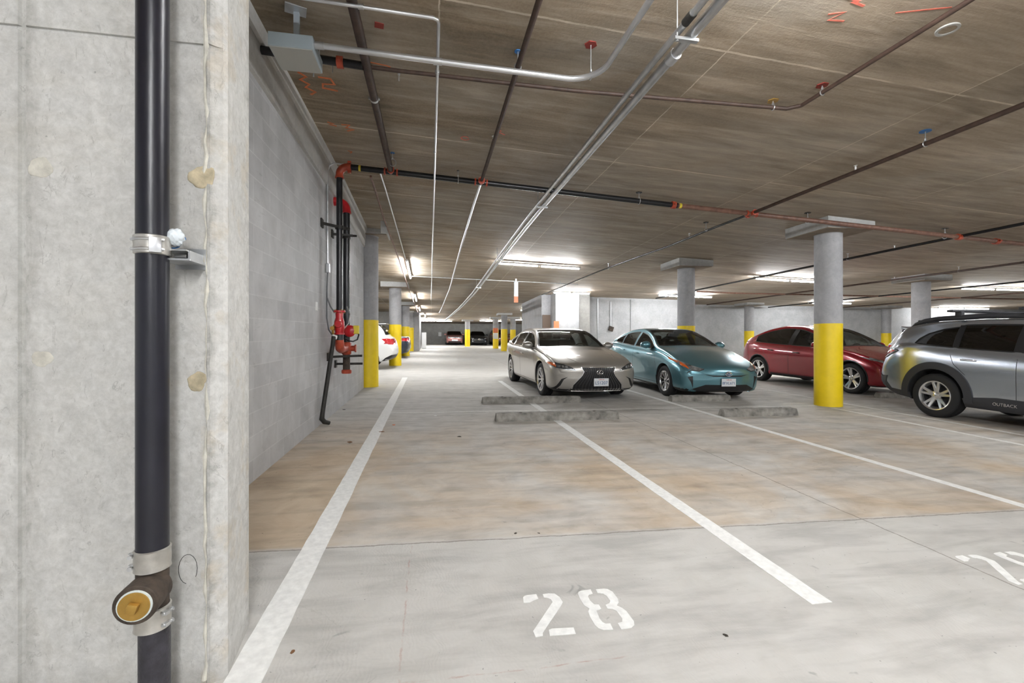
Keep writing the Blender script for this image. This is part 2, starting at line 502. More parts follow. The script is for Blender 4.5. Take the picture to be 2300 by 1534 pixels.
M['debris'] = plain('dark_debris', (.035, .028, .02), .9, bumpy=.8)
M['leaf'] = plain('dry_leaf', (.20, .10, .045), .9, bumpy=.8)
M['cable'] = plain('grey_cable', (.12, .125, .13), .5)
# cars
M['tyre'] = plain('tyre_rubber', (.012, .012, .013), .75, bumpy=.3, bscale=120)
M['alloy'] = plain('machined_alloy', (.72, .72, .73), .22, .9)
M['alloydark'] = plain('dark_alloy', (.03, .03, .033), .4, .6)
M['hub'] = plain('brake_steel', (.06, .06, .06), .5, .6)
M['blacktrim'] = plain('black_trim', (.012, .012, .013), .35)
M['cladding'] = plain('charcoal_cladding', (.030, .031, .036), .6, bumpy=.15, bscale=200)
M['chrome'] = plain('chrome', (.82, .82, .84), .08, 1.0)
M['interior'] = plain('dark_interior', (.020, .020, .020), .85)
M['seat'] = plain('seat_fabric', (.045, .042, .038), .85, bumpy=.2)
M['tanseat'] = plain('tan_seat', (.30, .23, .14), .7)
M['lampglass'] = plain('headlamp_lens', (.42, .44, .46), .08, .6, coat=1, bumpy=.9, bscale=26, var=.7)
M['lampdark'] = plain('headlamp_housing', (.05, .055, .06), .12, .3, coat=1, bumpy=.6, bscale=30, var=.8)
M['amber'] = plain('amber_lens', (.75, .14, .02), .15, coat=1)
M['taillens'] = plain('red_tail_lens', (.50, .01, .015), .12, coat=1, bumpy=.5, bscale=40)
M['plate'] = plain('number_plate', (.72, .74, .76), .4)
M['plateblue'] = plain('plate_blue', (.03, .11, .26), .4)
M['platered'] = plain('plate_red', (.55, .05, .08), .4)
M['glass'] = glass_mat('window_glass', (.52, .56, .54), .25)
M['privacy'] = glass_mat('privacy_glass', (.05, .05, .06), .35)
M['p_silver'] = paint('champagne_silver_paint', (.44, .42, .385), .6, .32)
M['p_teal'] = paint('teal_paint', (.115, .27, .32), .55, .28)
M['p_red'] = paint('deep_red_paint', (.27, .002, .012), .25, .25)
M['p_ice'] = paint('silver_blue_paint', (.50, .545, .61), .88, .22)
M['p_white'] = paint('white_paint', (.82, .82, .81), 0, .35, .01)
M['p_navy'] = paint('navy_paint', (.018, .028, .048), .4, .25)
M['p_black'] = paint('black_paint', (.010, .011, .014), .2, .25)
M['p_orange'] = paint('burnt_orange_paint', (.22, .06, .025), .4, .3)
M['p_rose'] = paint('rose_silver_paint', (.50, .22, .20), .5, .3)

# ================================================================ the setting
def slab(name, x0, x1, xs, ys, zf, th, mat):
    vs = []; fs = []
    X = [x0 + (x1 - x0) * i / xs for i in range(xs + 1)]
    nx = len(X); ny = len(ys)
    for z_off in (0, th):
        for y in ys:
            for x in X: vs.append((x, y, zf(x, y) + z_off))
    o = nx * ny
    for j in range(ny - 1):
        for i in range(nx - 1):
            a = j * nx + i
            fs.append((a, a + 1, a + nx + 1, a + nx)); fs.append((o + a, o + a + nx, o + a + nx + 1, o + a + 1))
    for i in range(nx - 1):
        fs.append((i, i + o, i + 1 + o, i + 1)); a = (ny - 1) * nx + i; fs.append((a, a + 1, a + 1 + o, a + o))
    for j in range(ny - 1):
        a = j * nx; fs.append((a, a + nx, a + nx + o, a + o)); a = j * nx + nx - 1; fs.append((a, a + o, a + nx + o, a + nx))
    m = MB(); m.add(vs, fs, True)
    return struct(name, m, mat)

YS = [-9, -4, 0, 4, 8, 9, 10, 11, 12.5, 14, 16, 17.7, 20, 22, 25, 30, 36, 42, 50.2]
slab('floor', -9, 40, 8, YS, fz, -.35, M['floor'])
slab('ceiling', -9, 40, 98, YS, cz, .35, M['ceiling'])

def wall(name, x0, x1, y0, y1, mat, top=None, n=None):
    """upright wall between the two slabs"""
    m = MB()
    L = max(x1 - x0, y1 - y0); n = n or max(1, int(L / 1.5))
    along_x = (x1 - x0) >= (y1 - y0)
    vs = []; fs = []
    for i in range(n + 1):
        t = i / n
        if along_x: q = [(x0 + (x1 - x0) * t, y0), (x0 + (x1 - x0) * t, y1)]
        else: q = [(x0, y0 + (y1 - y0) * t), (x1, y0 + (y1 - y0) * t)]
        for (x, y) in q:
            vs.append((x, y, fz(x, y) - .02)); vs.append((x, y, (top(x, y) if top else cz(x, y) + .03)))
    for i in range(n):
        a = i * 4; b = a + 4
        fs += [(a, a + 1, b + 1, b), (a + 2, b + 2, b + 3, a + 3), (a + 1, a + 3, b + 3, b + 1), (a, b, b + 2, a + 2)]
    fs += [(0, 2, 3, 1), (n * 4, n * 4 + 1, n * 4 + 3, n * 4 + 2)]
    m.add(vs, fs)
    return struct(name, m, mat)

wall('wall_left', -1.70, -1.50, 2.185, 10.93, M['block'])
wall('wall_room_end', -9, -1.70, 10.73, 10.93, M['block'])
wall('wall_bay_left', -9, -8.8, 10.93, 32, M['darkcast'])
wall('wall_bay_back', -9, -1.1, 32, 32.3, M['darkcast'])
wall('wall_aisle_pier', -1.09, -.72, 31.2, 38, M['column'])
wall('wall_aisle_left', -1.3, -1.09, 38, 50, M['darkcast'])
wall('wall_back', -9, 14, 50, 50.2, M['darkcast'])
wall('wall_middle', 7.4, 11.65, 20.0, 20.3, M['cast'])
wall('wall_middle_return', 11.65, 11.95, 20.0, 22.6, M['darkcast'])
wall('wall_right_back', 11.95, 40, 22.3, 22.6, M['cast'])
wall('wall_right', 39.7, 40, -9, 22.3, M['cast'])
wall('wall_stair_enclosure', 5.28, 6.32, 18.8, 24, M['cast'])
wall('wall_stair_recess', 4.86, 5.28, 19.6, 24, M['column'])
wall('wall_stair_pilaster', 6.32, 6.92, 19.1, 20.6, M['darkcast'])
wall('wall_stair_link', 6.92, 7.4, 19.9, 20.2, M['cast'])
# pale haunch where the block wall meets the slab
mb = MB()
def hz(y, d): return cz(-1.5, y) - d
ys = [2.185, 4, 6, 8, 9, 10, 10.9]
vs = []
for y in ys: vs += [(-1.5, y, hz(y, .42)), (-1.47, y, hz(y, .41)), (-1.455, y, hz(y, .12)), (-1.43, y, hz(y, .10)), (-1.40, y, hz(y, -.01)), (-1.5, y, hz(y, -.01))]
fs = []
for i in range(len(ys) - 1):
    for k in range(5): fs.append((i * 6 + k, (i + 1) * 6 + k, (i + 1) * 6 + k + 1, i * 6 + k + 1))
fs += [(0, 1, 2, 3, 4, 5), tuple((len(ys) - 1) * 6 + k for k in (5, 4, 3, 2, 1, 0))]
mb.add(vs, fs)
struct('trim_1', mb, M['haunch'])

# the near concrete pier: board joints, chamfer, corner
XR, YF, YB = -.752, 1.85, 2.19
front = [(-3.6, YF), (-1.402, YF), (-1.396, YF + .010), (-1.384, YF + .010), (-1.378, YF), (-.812, YF), (-.806, YF - .006), (-.797, YF - .004), (-.788, YF + .004), (-.762, YF + .018), (XR, YF + .032), (-.790, YB), (-3.6, YB)]
recess = [(x, y + (.009 if y < YF + .005 else 0)) for x, y in front]
def vprism(m, poly, z0, z1, n=1):
    m.prism(poly, z0, z1)
mb = MB()
zj = 2.398
mb.prism(front, -.03, zj - .008); mb.prism(recess, zj - .008, zj + .008); mb.prism(front, zj + .008, 4.2)
# slope of the groove follows the slab a little: a cast fin under it
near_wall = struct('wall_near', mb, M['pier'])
random.seed(3)
def blob(c, r, seed, mat, name, squash=(1, .22, 1.05), label=None):
    rnd = random.Random(seed)
    bm = bmesh.new(); bmesh.ops.create_icosphere(bm, subdivisions=3, radius=1)
    ph = [rnd.uniform(0, 6) for _ in range(6)]
    for v in bm.verts:
        a = math.atan2(v.co.z, v.co.x)
        k = 1 + .10 * sin(2 * a + ph[0]) + .07 * sin(3 * a + ph[1]) + .05 * sin(5 * a + ph[2]) + .03 * sin(9 * a + ph[3])
        v.co = Vector((v.co.x * r * k * squash[0], v.co.y * r * squash[1], v.co.z * r * k * squash[2]))
    me = MB(); bm.verts.index_update()
    me.add([v.co + Vector(c) for v in bm.verts], [tuple(v.index for v in f.verts) for f in bm.faces], True)
    bm.free()
    o = me.build(name, mat, near_wall, angle=80)
    if label: o['label'] = label
    return o
blob((-.826, YF, 1.915), .042, 1, M['ledge'], 'mortar_patch', label='crusty yellowish patch over a tie hole')
blob((-.842, YF, 1.163), .033, 2, M['ledge'], 'mortar_patch', (1, .12, 1.05), 'round tan patch over a tie hole')
blob((-1.335, YF, 1.915), .034, 3, M['plug'], 'mortar_patch', (1, .12, 1.15))
blob((-1.33, YF, 1.25), .030, 4, M['plug'], 'mortar_patch', (1, .1, 1))
# lime smear running down beside the corner
mb = MB(); rnd = random.Random(5)
pts = [(-.812 + rnd.uniform(-.006, .006), YF - .001, 3.2 - i * .055) for i in range(58)]
mb.tube(pts, [max(.0028, .005 + rnd.uniform(-.0035, .005)) for _ in pts], 8)
mb.build('lime_smear', M['plug'], near_wall)

# ================================================================ columns
def column(x, y, label, group=None, cap=(1.0, 1.0), th=.17, r=.2285, band=1.56, capoff=(0, 0)):
    z0 = fz(x, y); zt = cz(x + capoff[0], y + capoff[1]) ; 
    t = thing('concrete_column', label, 'column', (x, y, z0), group=group)
    h = zt - th - z0
    m = MB(); m.lathe([(0, -.02), (r, -.02), (r, h - .02), (r + .006, h - .015), (r + .006, h + .01), (0, h + .01)], n=48)
    m.build('shaft', M['column'], t)
    m = MB(); m.lathe([(r, 0), (r + .003, .0), (r + .003, band), (r, band)], n=48, closed=True)
    m.build('yellow_paint_band', M['yellow'], t)
    m = MB(); m.box((capoff[0], capoff[1], h + th / 2 + .015), (cap[0], cap[1], th + .03), ch=.010)
    cp = m.build('capital', M['cap'], t)
    m = MB(); m.box((capoff[0], capoff[1], h - .004), (cap[0] - .05, cap[1] - .05, .012)); m.build('soffit', M['soffit'], cp)
    return t
column(-1.43, 11.13, 'round concrete column with yellow base at the end of the block wall', th=.10, cap=(.9, .7), capoff=(.02, 0))
column(-1.31, 17.9, 'round concrete column with yellow base just behind the white parked car', cap=(1.0, 1.0), th=.16)
column(-1.30, 24.8, 'round yellow-based column behind the dark navy car, second past the white car', cap=(1.0, 1.0), th=.16)
column(-1.30, 31.0 - .05, 'farthest yellow-based column of the left row, against the grey pier', cap=(.5, .5), th=.12)
column(7.48, 7.48, 'large near concrete column with bright yellow base beside the dark-topped wagon', cap=(1.0, 1.0))
column(6.98, 11.55, 'concrete column rising behind the teal car')
column(14.8, 11.5, 'plain upper column shaft standing behind the grey wagon roof')
column(16.4, 21.3 - .1, 'column with yellow base by the far wall, just left of the red car', th=.14)
column(25.3, 21.5, 'column with yellow base by the far wall, above the white car roof', th=.14)
column(3.35, 41.5, 'distant thin yellow-based column between the rose car and the black car', th=.14)
column(5.3, 37.0, 'distant column wearing an orange and white notice', th=.14)
column(5.2, 32.0, 'distant yellow-based column in the aisle, nearest of the far group', th=.14)
column(6.65, 36.5, 'distant yellow-based column just left of the silver sedan', th=.14)
column(7.25, 30.6, 'brightly lit far column with a wide capital above the silver sedan roof', th=.2)

# notice on the distant column
t = thing('warning_notice', 'orange and white notice strapped on a distant column', 'sign', (5.3 - .04, 37.0 - .24, fz(5.3, 37) + 1.15))
m = MB(); m.box((0, 0, .33), (.40, .02, .38)); m.build('orange_panel', M['orangepanel'], t)
m = MB(); m.box((0, 0, -.12), (.40, .02, .48)); m.build('white_panel', M['white'], t)
t = thing('chevron_board', 'white board with black chevrons between two distant columns', 'sign', (5.95, 37.5, fz(5.95, 37.5)))
m = MB(); m.box((0, 0, 1.0), (.28, .03, 1.5)); m.build('panel', M['white'], t)
for k in range(4):
    m = MB(); m.box((0, -.02, .45 + k * .36), (.27, .012, .15), Euler((0, .35, 0))); m.build('chevron_stripe', M['blacktrim'], t)
m = MB(); m.box((0, 0, .12), (.06, .06, .3)); m.build('post', M['galv'], t)

# ================================================================ painted floor marks
def flat(poly, th=.0015, lift=.0006):
    """thin coat of paint lying on the sloping floor"""
    n = len(poly); m = MB()
    vs = [(x, y, fz(x, y) + lift - .004) for x, y in poly] + [(x, y, fz(x, y) + lift + th) for x, y in poly]
    m.add(vs, [tuple(range(n - 1, -1, -1)), tuple(range(n, 2 * n))] + [(i, (i + 1) % n, n + (i + 1) % n, n + i) for i in range(n)])
    return m
def stall_line(x0, y0, x1, y1, w, label, mat='white_line', group='painted stall lines'):
    d = Vector((x1 - x0, y1 - y0)); L = d.length; d.normalize(); s = Vector((d.y, -d.x)) * w / 2
    rnd = random.Random(int(x0 * 100) + int(y1 * 10)); n = max(2, int(L / .12))
    A = []; B = []
    for i in range(n + 1):
        c = Vector((x0, y0)) + d * L * i / n
        A.append(c + s * (1 + rnd.uniform(-.035, .035))); B.append(c - s * (1 + rnd.uniform(-.035, .035)))
    m = MB(); vs = []
    for a, b in zip(A, B):
        for p in (a, b): vs.append((p.x, p.y, fz(p.x, p.y) - .004)); vs.append((p.x, p.y, fz(p.x, p.y) + .0022))
    fs = []
    for i in range(n):
        a = i * 4; b = a + 4
        fs += [(a + 1, b + 1, b + 3, a + 3), (a, a + 1, b + 1, b), (a + 2, b + 2, b + 3, a + 3), (a, b, b + 2, a + 2)]
    fs += [(0, 2, 3, 1), (n * 4, n * 4 + 1, n * 4 + 3, n * 4 + 2)]
    m.add(vs, fs)
    o = m.build('stall_line', M[mat], at=(x0, y0, fz(x0, y0)))
    return tag(o, label, 'floor marking', group)
stall_line(-.683, .6, -.70, 13.25, .14, 'wide worn white stall line nearest the block wall')
stall_line(1.895, 1.93, 1.86, 12.2, .115, 'white stall line between the number 28 and the number 29')
stall_line(4.60, 2.0, 4.55, 12.3, .10, 'white stall line running up between the silver sedan and teal car')
stall_line(7.20, 2.6, 7.30, 7.2, .085, 'thin white stall line passing the foot of the near yellow column', 'thin_line')
stall_line(7.97, 3.6, 8.12, 12.3, .085, 'thin white stall line beside the rear wheel of the grey wagon', 'thin_line')
stall_line(-.62, 7.52, 7.25, 7.50, .045, 'faint thin cross line between the two rows of wheel stops', 'thin_line')

DIG = {
 '2': [[(0.453, 2.206), (0.462, 2.217), (0.475, 2.222), (0.524, 2.223), (0.525, 2.183), (0.499, 2.173), (0.476, 2.159), (0.447, 2.161)],
       [(0.556, 2.218), (0.587, 2.22), (0.616, 2.213), (0.632, 2.181), (0.636, 2.137), (0.617, 2.107), (0.485, 1.933), (0.48, 1.912), (0.447, 1.908), (0.445, 1.949), (0.587, 2.145), (0.585, 2.168), (0.572, 2.183), (0.555, 2.19)],
       [(0.516, 1.947), (0.532, 1.953), (0.629, 1.945), (0.625, 1.902), (0.51, 1.908)]],
 '8': [[(0.732, 2.192), (0.740, 2.209), (0.753, 2.216), (0.809, 2.222), (0.806, 2.183), (0.785, 2.178), (0.774, 2.165), (0.772, 2.13), (0.781, 2.095), (0.803, 2.091), (0.802, 2.056), (0.774, 2.047), (0.767, 1.989), (0.77, 1.962), (0.78, 1.948), (0.802, 1.946), (0.798, 1.903), (0.755, 1.908), (0.737, 1.923), (0.729, 1.946), (0.728, 2.005), (0.733, 2.045), (0.747, 2.067), (0.731, 2.095), (0.728, 2.139)],
       [(0.835, 2.218), (0.880, 2.217), (0.896, 2.211), (0.912, 2.184), (0.914, 2.120), (0.905, 2.09), (0.886, 2.07), (0.905, 2.045), (0.913, 2.02), (0.915, 1.945), (0.905, 1.918), (0.882, 1.902), (0.835, 1.9), (0.836, 1.943), (0.860, 1.948), (0.870, 1.97), (0.868, 2.03), (0.855, 2.048), (0.832, 2.054), (0.834, 2.083), (0.858, 2.093), (0.870, 2.11), (0.868, 2.155), (0.858, 2.175), (0.833, 2.185)]],
 '9': [[(0.732, 2.192), (0.740, 2.209), (0.753, 2.216), (0.809, 2.222), (0.806, 2.183), (0.785, 2.178), (0.774, 2.165), (0.772, 2.11), (0.785, 2.085), (0.832, 2.083), (0.832, 2.045), (0.765, 2.047), (0.738, 2.065), (0.730, 2.09), (0.728, 2.139)],
       [(0.835, 2.218), (0.880, 2.217), (0.896, 2.211), (0.912, 2.184), (0.914, 1.945), (0.905, 1.918), (0.882, 1.902), (0.835, 1.9), (0.836, 1.943), (0.860, 1.948), (0.870, 1.97), (0.870, 2.155), (0.858, 2.175), (0.833, 2.185)],
       [(0.729, 1.99), (0.737, 1.923), (0.755, 1.908), (0.800, 1.903), (0.802, 1.946), (0.780, 1.950), (0.770, 1.99)]]}
def number(label, pieces, loc):
    t = thing('painted_number', label, 'floor marking', (loc[0], loc[1], fz(*loc)))
    for d, dx in pieces:
        m = MB()
        for poly in DIG[d]:
            q = flat([(x + dx, y) for x, y in poly])
            m.add(q.v, q.f)
        wpart(m, 'digit', M['white_line'], t)
number('white stencilled number 28 on the near slab', (('2', 0), ('8', 0)), (.68, 1.9))
number('white stencilled number 29 at the right edge of the near slab', (('2', 2.64), ('9', 2.64)), (3.32, 1.9))

# ================================================================ wheel stops
def wheel_stop(x0, x1, y, label):
    L = x1 - x0; xc = (x0 + x1) / 2
    t = thing('wheel_stop', label, 'wheel stop', (xc, y, fz(xc, y)), (math.atan(.0212), math.atan(.0094), 0), 'precast concrete wheel stops')
    n = 28; rnd = random.Random(int(x0 * 77 + y * 13)); vs = []; fs = []
    prof = [(-.080, 0), (-.078, .045), (-.056, .108), (-.046, .118), (.046, .118), (.056, .108), (.078, .045), (.080, 0)]
    for i in range(n + 1):
        u = -L / 2 + L * i / n; e = 1.0
        if i == 0 or i == n: e = .86
        for (a, b) in prof:
            k = rnd.uniform(-.0025, .0025)
            vs.append((u + (0 if e == 1 else (-.012 if i else .012) * b * 8), a * (.96 if e < 1 else 1) + k, b * (1 if e == 1 else .93) + (k if b > .02 else 0)))
    P = len(prof)
    for i in range(n):
        for k in range(P - 1): fs.append((i * P + k, (i + 1) * P + k, (i + 1) * P + k + 1, i * P + k + 1))
        fs.append((i * P, i * P + P - 1, (i + 1) * P + P - 1, (i + 1) * P))
    fs += [tuple(range(P)), tuple(n * P + k for k in range(P - 1, -1, -1))]
    m = MB(); m.add(vs, fs); m.build('block', M['stop'], t)
    for s in (-.3, .3):
        m = MB(); m.cyl((s * L, 0, .116), (s * L, 0, .1215), .022, 16); m.build('anchor_pin', M['ironrust'], t)
    return t
wheel_stop(.95, 2.87, 6.68, 'long wheel stop closest to the camera, lying across the stall line')
wheel_stop(.94, 2.83, 8.36, 'long wheel stop at the front of the silver sedan')
wheel_stop(4.65, 6.02, 6.67, 'wheel stop on the near row, left of the big yellow column')
wheel_stop(4.66, 5.95, 8.28, 'short wheel stop at the front of the teal car')
wheel_stop(9.55, 11.3, 8.32, 'wheel stop between the red car and the rear of the grey wagon')

# ================================================================ lamps
def fixture(c, along, label, L=2.5, drop=.11, group='twin fluorescent strip lights'):
    x, y = c
    d = Vector((1, 0)) if along == 'X' else Vector((0, 1))
    z = cz(x, y) - drop
    def P(u, v=0, w=0):
        px, py = x + d.x * u - d.y * v, y + d.y * u + d.x * v
        return Vector((px, py, cz(px, py) - drop + w))
    t = thing('strip_light', label, 'ceiling light', (x, y, z), group=group)
    m = MB(); m.bar(P(-L / 2, 0, .035), P(L / 2, 0, .038), .060, .040)
    for u in (-L * .3, L * .3): m.cyl(P(u, 0, .05), P(u, 0, drop + .01), .008, 8)
    wpart(m, 'housing', M['lamp_body'], t)
    for a, b in ((-L / 2 + .03, -.04), (.04, L / 2 - .03)):
        m = MB(); m.tube([P(a), P(b)], .020, 10); wpart(m, 'tube', M['lamp'], t)
        for q in (a, b):
            m = MB(); m.tube([P(q - .02, 0, .0), P(q + .02, 0, .0)], .024, 10)
            wpart(m, 'lamp_holder', M['lamp_body'], t)
    return t
fixture((3.13, 12.9), 'X', 'lit strip light in the middle, above and beyond the silver sedan')
fixture((11.1, 12.5), 'X', 'lit strip light on the left edge of the near yellow column')
fixture((20.1, 13.1), 'X', 'lit strip light at the upper right, above the grey wagon', L=3.1)
fixture((10.6, 17.6), 'X', 'lit strip light partly hidden behind the column above the teal car')
fixture((19.4, 19.3), 'X', 'lit strip light crossed by the near yellow column')
fixture((30.0, 21.0), 'X', 'lit strip light just over the roof of the grey wagon', L=3.6)
fixture((-.66, 14.7), 'Y', 'nearest lit strip light of the line along the left aisle', L=2.6)
fixture((-.66, 21.5), 'Y', 'second lit strip light of the line along the left aisle')
fixture((-.62, 27.6), 'Y', 'third lit strip light of the line along the left aisle')
fixture((.5, 42.0), 'X', 'distant lit strip light by the back wall, above the aisle', L=3.0)
fixture((5.6, 41.0), 'X', 'distant lit strip light near the thin columns', L=2.4)
fixture((8.2, 38.5), 'X', 'distant lit strip light right of the thin columns', L=2.4)
fixture((6.6, 27.2), 'X', 'lit strip light beside the silver duct', L=2.4)
fixture((9.6, 32.5), 'X', 'distant lit strip light seen over the silver sedan', L=2.4)
fixture((-4.8, 14.3), 'X', 'lit strip light in the left bay over the white car', L=2.4)
fixture((5.7, 17.9), 'X', 'lit strip light washing the pale stair enclosure', L=1.6)
fixture((-.36, 33.8), 'Y', 'fourth lit strip light of the line along the left aisle')
fixture((-.30, 39.6), 'Y', 'last lit strip light of the line along the left aisle')
# unseen strip lights, added out of frame to brighten the foreground and the pier
fixture((.22, -2.7), 'Y', 'unseen strip light added behind the camera, nearest left one', L=2.6)
fixture((.42, -2.7), 'Y', 'unseen strip light added behind the camera, nearest right one', L=2.6)
fixture((.80, -5.6), 'Y', 'unseen strip light added behind the camera, second row right one', L=2.6)
fixture((.60, -5.6), 'Y', 'unseen strip light behind the camera, placed by the shadow of the pipe', L=2.6)
fixture((.85, -7.4), 'Y', 'unseen strip light added farthest behind the camera', L=2.6)
fixture((2.0, 2.1), 'X', 'unseen strip light added over the near slab above the top edge, middle', L=2.6)
fixture((8.8, 3.0), 'X', 'unseen strip light added over the near slab above the top edge, right', L=2.6)
fixture((16.0, -1.5), 'X', 'unseen strip light added far right of the camera', L=2.6)
fixture((14.2, 2.6), 'X', 'unseen strip light added out of frame over the right side aisle', L=2.6)
fixture((8.5, -7.6), 'X', 'unseen strip light added well behind the camera on the right', L=2.6)

# ================================================================ pipes, conduits, hangers
def run(pts, drop, r, name, mat, label, cat, group=None, n=14, parts=None, step=.8, droppts=None):
    """pipe following the slab at a given drop; pts in plan"""
    P = []
    for (a, b) in zip(pts, pts[1:]):
        L = math.dist(a, b); k = max(1, int(L / step))
        for i in range(k):
            t = i / k; P.append((a[0] + (b[0] - a[0]) * t, a[1] + (b[1] - a[1]) * t))
    P.append(pts[-1])
    Q = []
    for i, p in enumerate(P):
        Q.append(Vector((p[0], p[1], cz(*p) - drop)))
    m = MB(); m.tube(Q, r, n)
    if parts is None:
        o = m.build(name, M[mat], at=Q[0]); tag(o, label, cat, group); return o, Q
    t = thing(name, label, cat, Q[0], group=group)
    wpart(m, 'pipe', M[mat], t)
    return t, Q

def arcpts(c, r, a0, a1, n=8):
    return [(c[0] + r * cos(a0 + (a1 - a0) * i / n), c[1] + r * sin(a0 + (a1 - a0) * i / n)) for i in range(n + 1)]

def coupling(t, p, d, r, w=.07, mat='redfit', name='coupling'):
    d = Vector(d).normalized(); p = Vector(p)
    m = MB(); m.tube([p - d * w / 2, p - d * w * .45, p + d * w * .45, p + d * w / 2], [r * 1.05, r * 1.45, r * 1.45, r * 1.05], 16)
    s = Vector((0, 0, 1)) if abs(d.z) < .9 else Vector((1, 0, 0))
    q = d.cross(s).normalized()
    for k in (-1, 1):
        m.box(p + q * r * 1.6 * k, (w * .5, w * .5, r * .8), ch=.004)
    return wpart(m, name, M[mat], t)

def tee(t, p, dirs, r, mat='redfit', L=.10, name='tee_fitting'):
    p = Vector(p); m = MB()
    for d in dirs:
        d = Vector(d).normalized()
        m.tube([p, p + d * L * .75, p + d * L * .78, p + d * L], [r * 1.12, r * 1.12, r * 1.5, r * 1.5], 16)
    return wpart(m, name, M[mat], t)

# main sprinkler line across the aisle
Ym = 6.97
BR = {}
t, Q = run([(-1.20, Ym), (4.05, Ym)], .14, .042, 'sprinkler_main', 'sch_black', 'black sprinkler main crossing under the ceiling from the red riser', 'pipe', parts=1)
mz = lambda x, y=Ym, d=.14: cz(x, y) - d
for x in (-.57, .77): tee(t, (x, Ym, mz(x)), [(1, 0, -.05), (-1, 0, .05), (0, -1, 0)], .036)
m = MB(); m.tube([(-1.03, Ym, mz(-1.03)), (-1.0, Ym, mz(-1.0))], .0445, 16); wpart(m, 'yellow_band', M['tagyellow'], t)
coupling(t, (3.98, Ym, mz(3.98)), (1, 0, -.05), .042)
t, Q = run([(4.06, Ym), (16, 6.8)], .14, .040, 'sprinkler_main', 'rosypipe', 'rust red length of sprinkler main passing over the yellow column', 'pipe', parts=1)
tee(t, (5.42, Ym - .02, mz(5.42)), [(1, 0, -.05), (-1, 0, .05), (0, -1, 0), (0, 1, 0)], .034)
m = MB(); m.tube([(4.08, Ym, mz(4.08)), (4.12, Ym, mz(4.12))], .0425, 16); wpart(m, 'yellow_band', M['tagyellow'], t)
for x in (9.72, 10.6): coupling(t, (x, Ym - .08, mz(x, Ym - .08)), (1, 0, -.05), .040, .09)
# branch lines
t, Q = run([(-.57, .9), (-.57, 6.93)], .14, .040, 'sprinkler_branch', 'rustpipe', 'thick brown branch pipe running overhead to the black main, left of the others', 'pipe', parts=1)
coupling(t, (-.57, 4.9, cz(-.57, 4.9) - .14), (0, 1, 0), .031, .03, 'galv', 'joint')
t, Q = run([(-1.48, 4.32), (-.60, 4.32)], .15, .036, 'sprinkler_stub', 'sch_black', 'short black pipe from the block wall passing behind the grey box', 'pipe', parts=1)
coupling(t, (-.80, 4.32, cz(-.8, 4.32) - .15), (1, 0, 0), .036, .06)
m = MB(); m.tube([(-1.498, 4.32, cz(-1.48, 4.32) - .15), (-1.47, 4.32, cz(-1.48, 4.32) - .15)], [.085, .07], 18); wpart(m, 'wall_flange', M['redfit'], t)
run([(-1.48, 4.50), (-.3, 4.45), (1.4, 4.32), (3.56, 4.05), (3.65, 3.96), (3.69, .8)], .07, .019, 'small_branch', 'rustpipe', 'slim dark pipe zigzagging across the ceiling and turning back to the right', 'pipe')
BR['slim'], _ = run([(.77, .9), (.77, 6.9)], .14, .024, 'sprinkler_branch', 'rustpipe', 'slim brown branch pipe meeting the main at its second red tee', 'pipe')
run([(.77, 7.05), (.75, 11), (.74, 18), (.6, 30)], .14, .020, 'sprinkler_branch', 'galv', 'slim dull branch pipe going away from the second red tee', 'pipe')
BR['right'], _ = run([(5.40, .9), (5.41, 6.9)], .14, .026, 'sprinkler_branch', 'rustpipe', 'brown branch pipe coming from the upper right corner to the rusty main', 'pipe')
BR['thin'], _ = run([(5.41, 7.05), (5.33, 9.5), (4.95, 13), (4.6, 18.5)], .14, .021, 'sprinkler_branch', 'sch_black', 'thin dark branch pipe going away from the rusty main toward the enclosure', 'pipe')
BR['dark'], _ = run([(9.72, 1.5), (9.74, 18.5)], .13, .028, 'sprinkler_branch', 'sch_black', 'dark branch pipe passing behind the big yellow column', 'pipe')
BR['far'], _ = run([(13.8, 3), (13.85, 21)], .12, .028, 'sprinkler_branch', 'rustpipe', 'dark branch pipe at the right, over the plain column', 'pipe')
run([(18.2, 6), (18.2, 22)], .12, .028, 'sprinkler_branch', 'sch_black', 'dark branch pipe farther right, over the grey wagon', 'pipe')
run([(22.4, 8), (22.4, 22)], .12, .028, 'sprinkler_branch', 'rustpipe', 'farthest dark branch pipe at the right edge', 'pipe')
run([(10, 15.8), (34, 15.8)], .12, .030, 'far_main', 'rosypipe', 'rusty cross pipe beyond the plain column shaft', 'pipe')
run([(-.88, 7.12), (-.90, 9.4), (-.84, 13), (-.80, 20), (-.76, 30)], .19, .017, 'sprinkler_branch', 'rosypipe', 'thin pinkish pipe running away beside the lit left aisle lamps', 'pipe')
run([(-.76, 7.1), (-.69, 13.3)], .07, .013, 'conduit', 'bright_galv', 'short bright conduit leading to the nearest lamp of the left line', 'conduit')
# bright thin conduit straight down the aisle
t, Q = run([(-.95, 3.50), (.02, 3.46), (.055, 3.475), (.064, 3.51), (.065, 4.1), (.06, 12), (.045, 21.5)], .20, .0135, 'conduit', 'bright_galv', 'thin bright conduit with a square elbow, running straight down the aisle', 'conduit', parts=1)
for (x, y) in ((-.5, 3.48), (.064, 4.15), (.06, 5.9), (.055, 14.5)):
    m = MB(); z = cz(x, y) - .20
    d = Vector((1, 0, 0)) if y == 3.48 else Vector((0, 1, 0))
    m.tube([Vector((x, y, z)) - d * .02, Vector((x, y, z)) + d * .02], .020, 12); wpart(m, 'coupling', M['galv'], t)
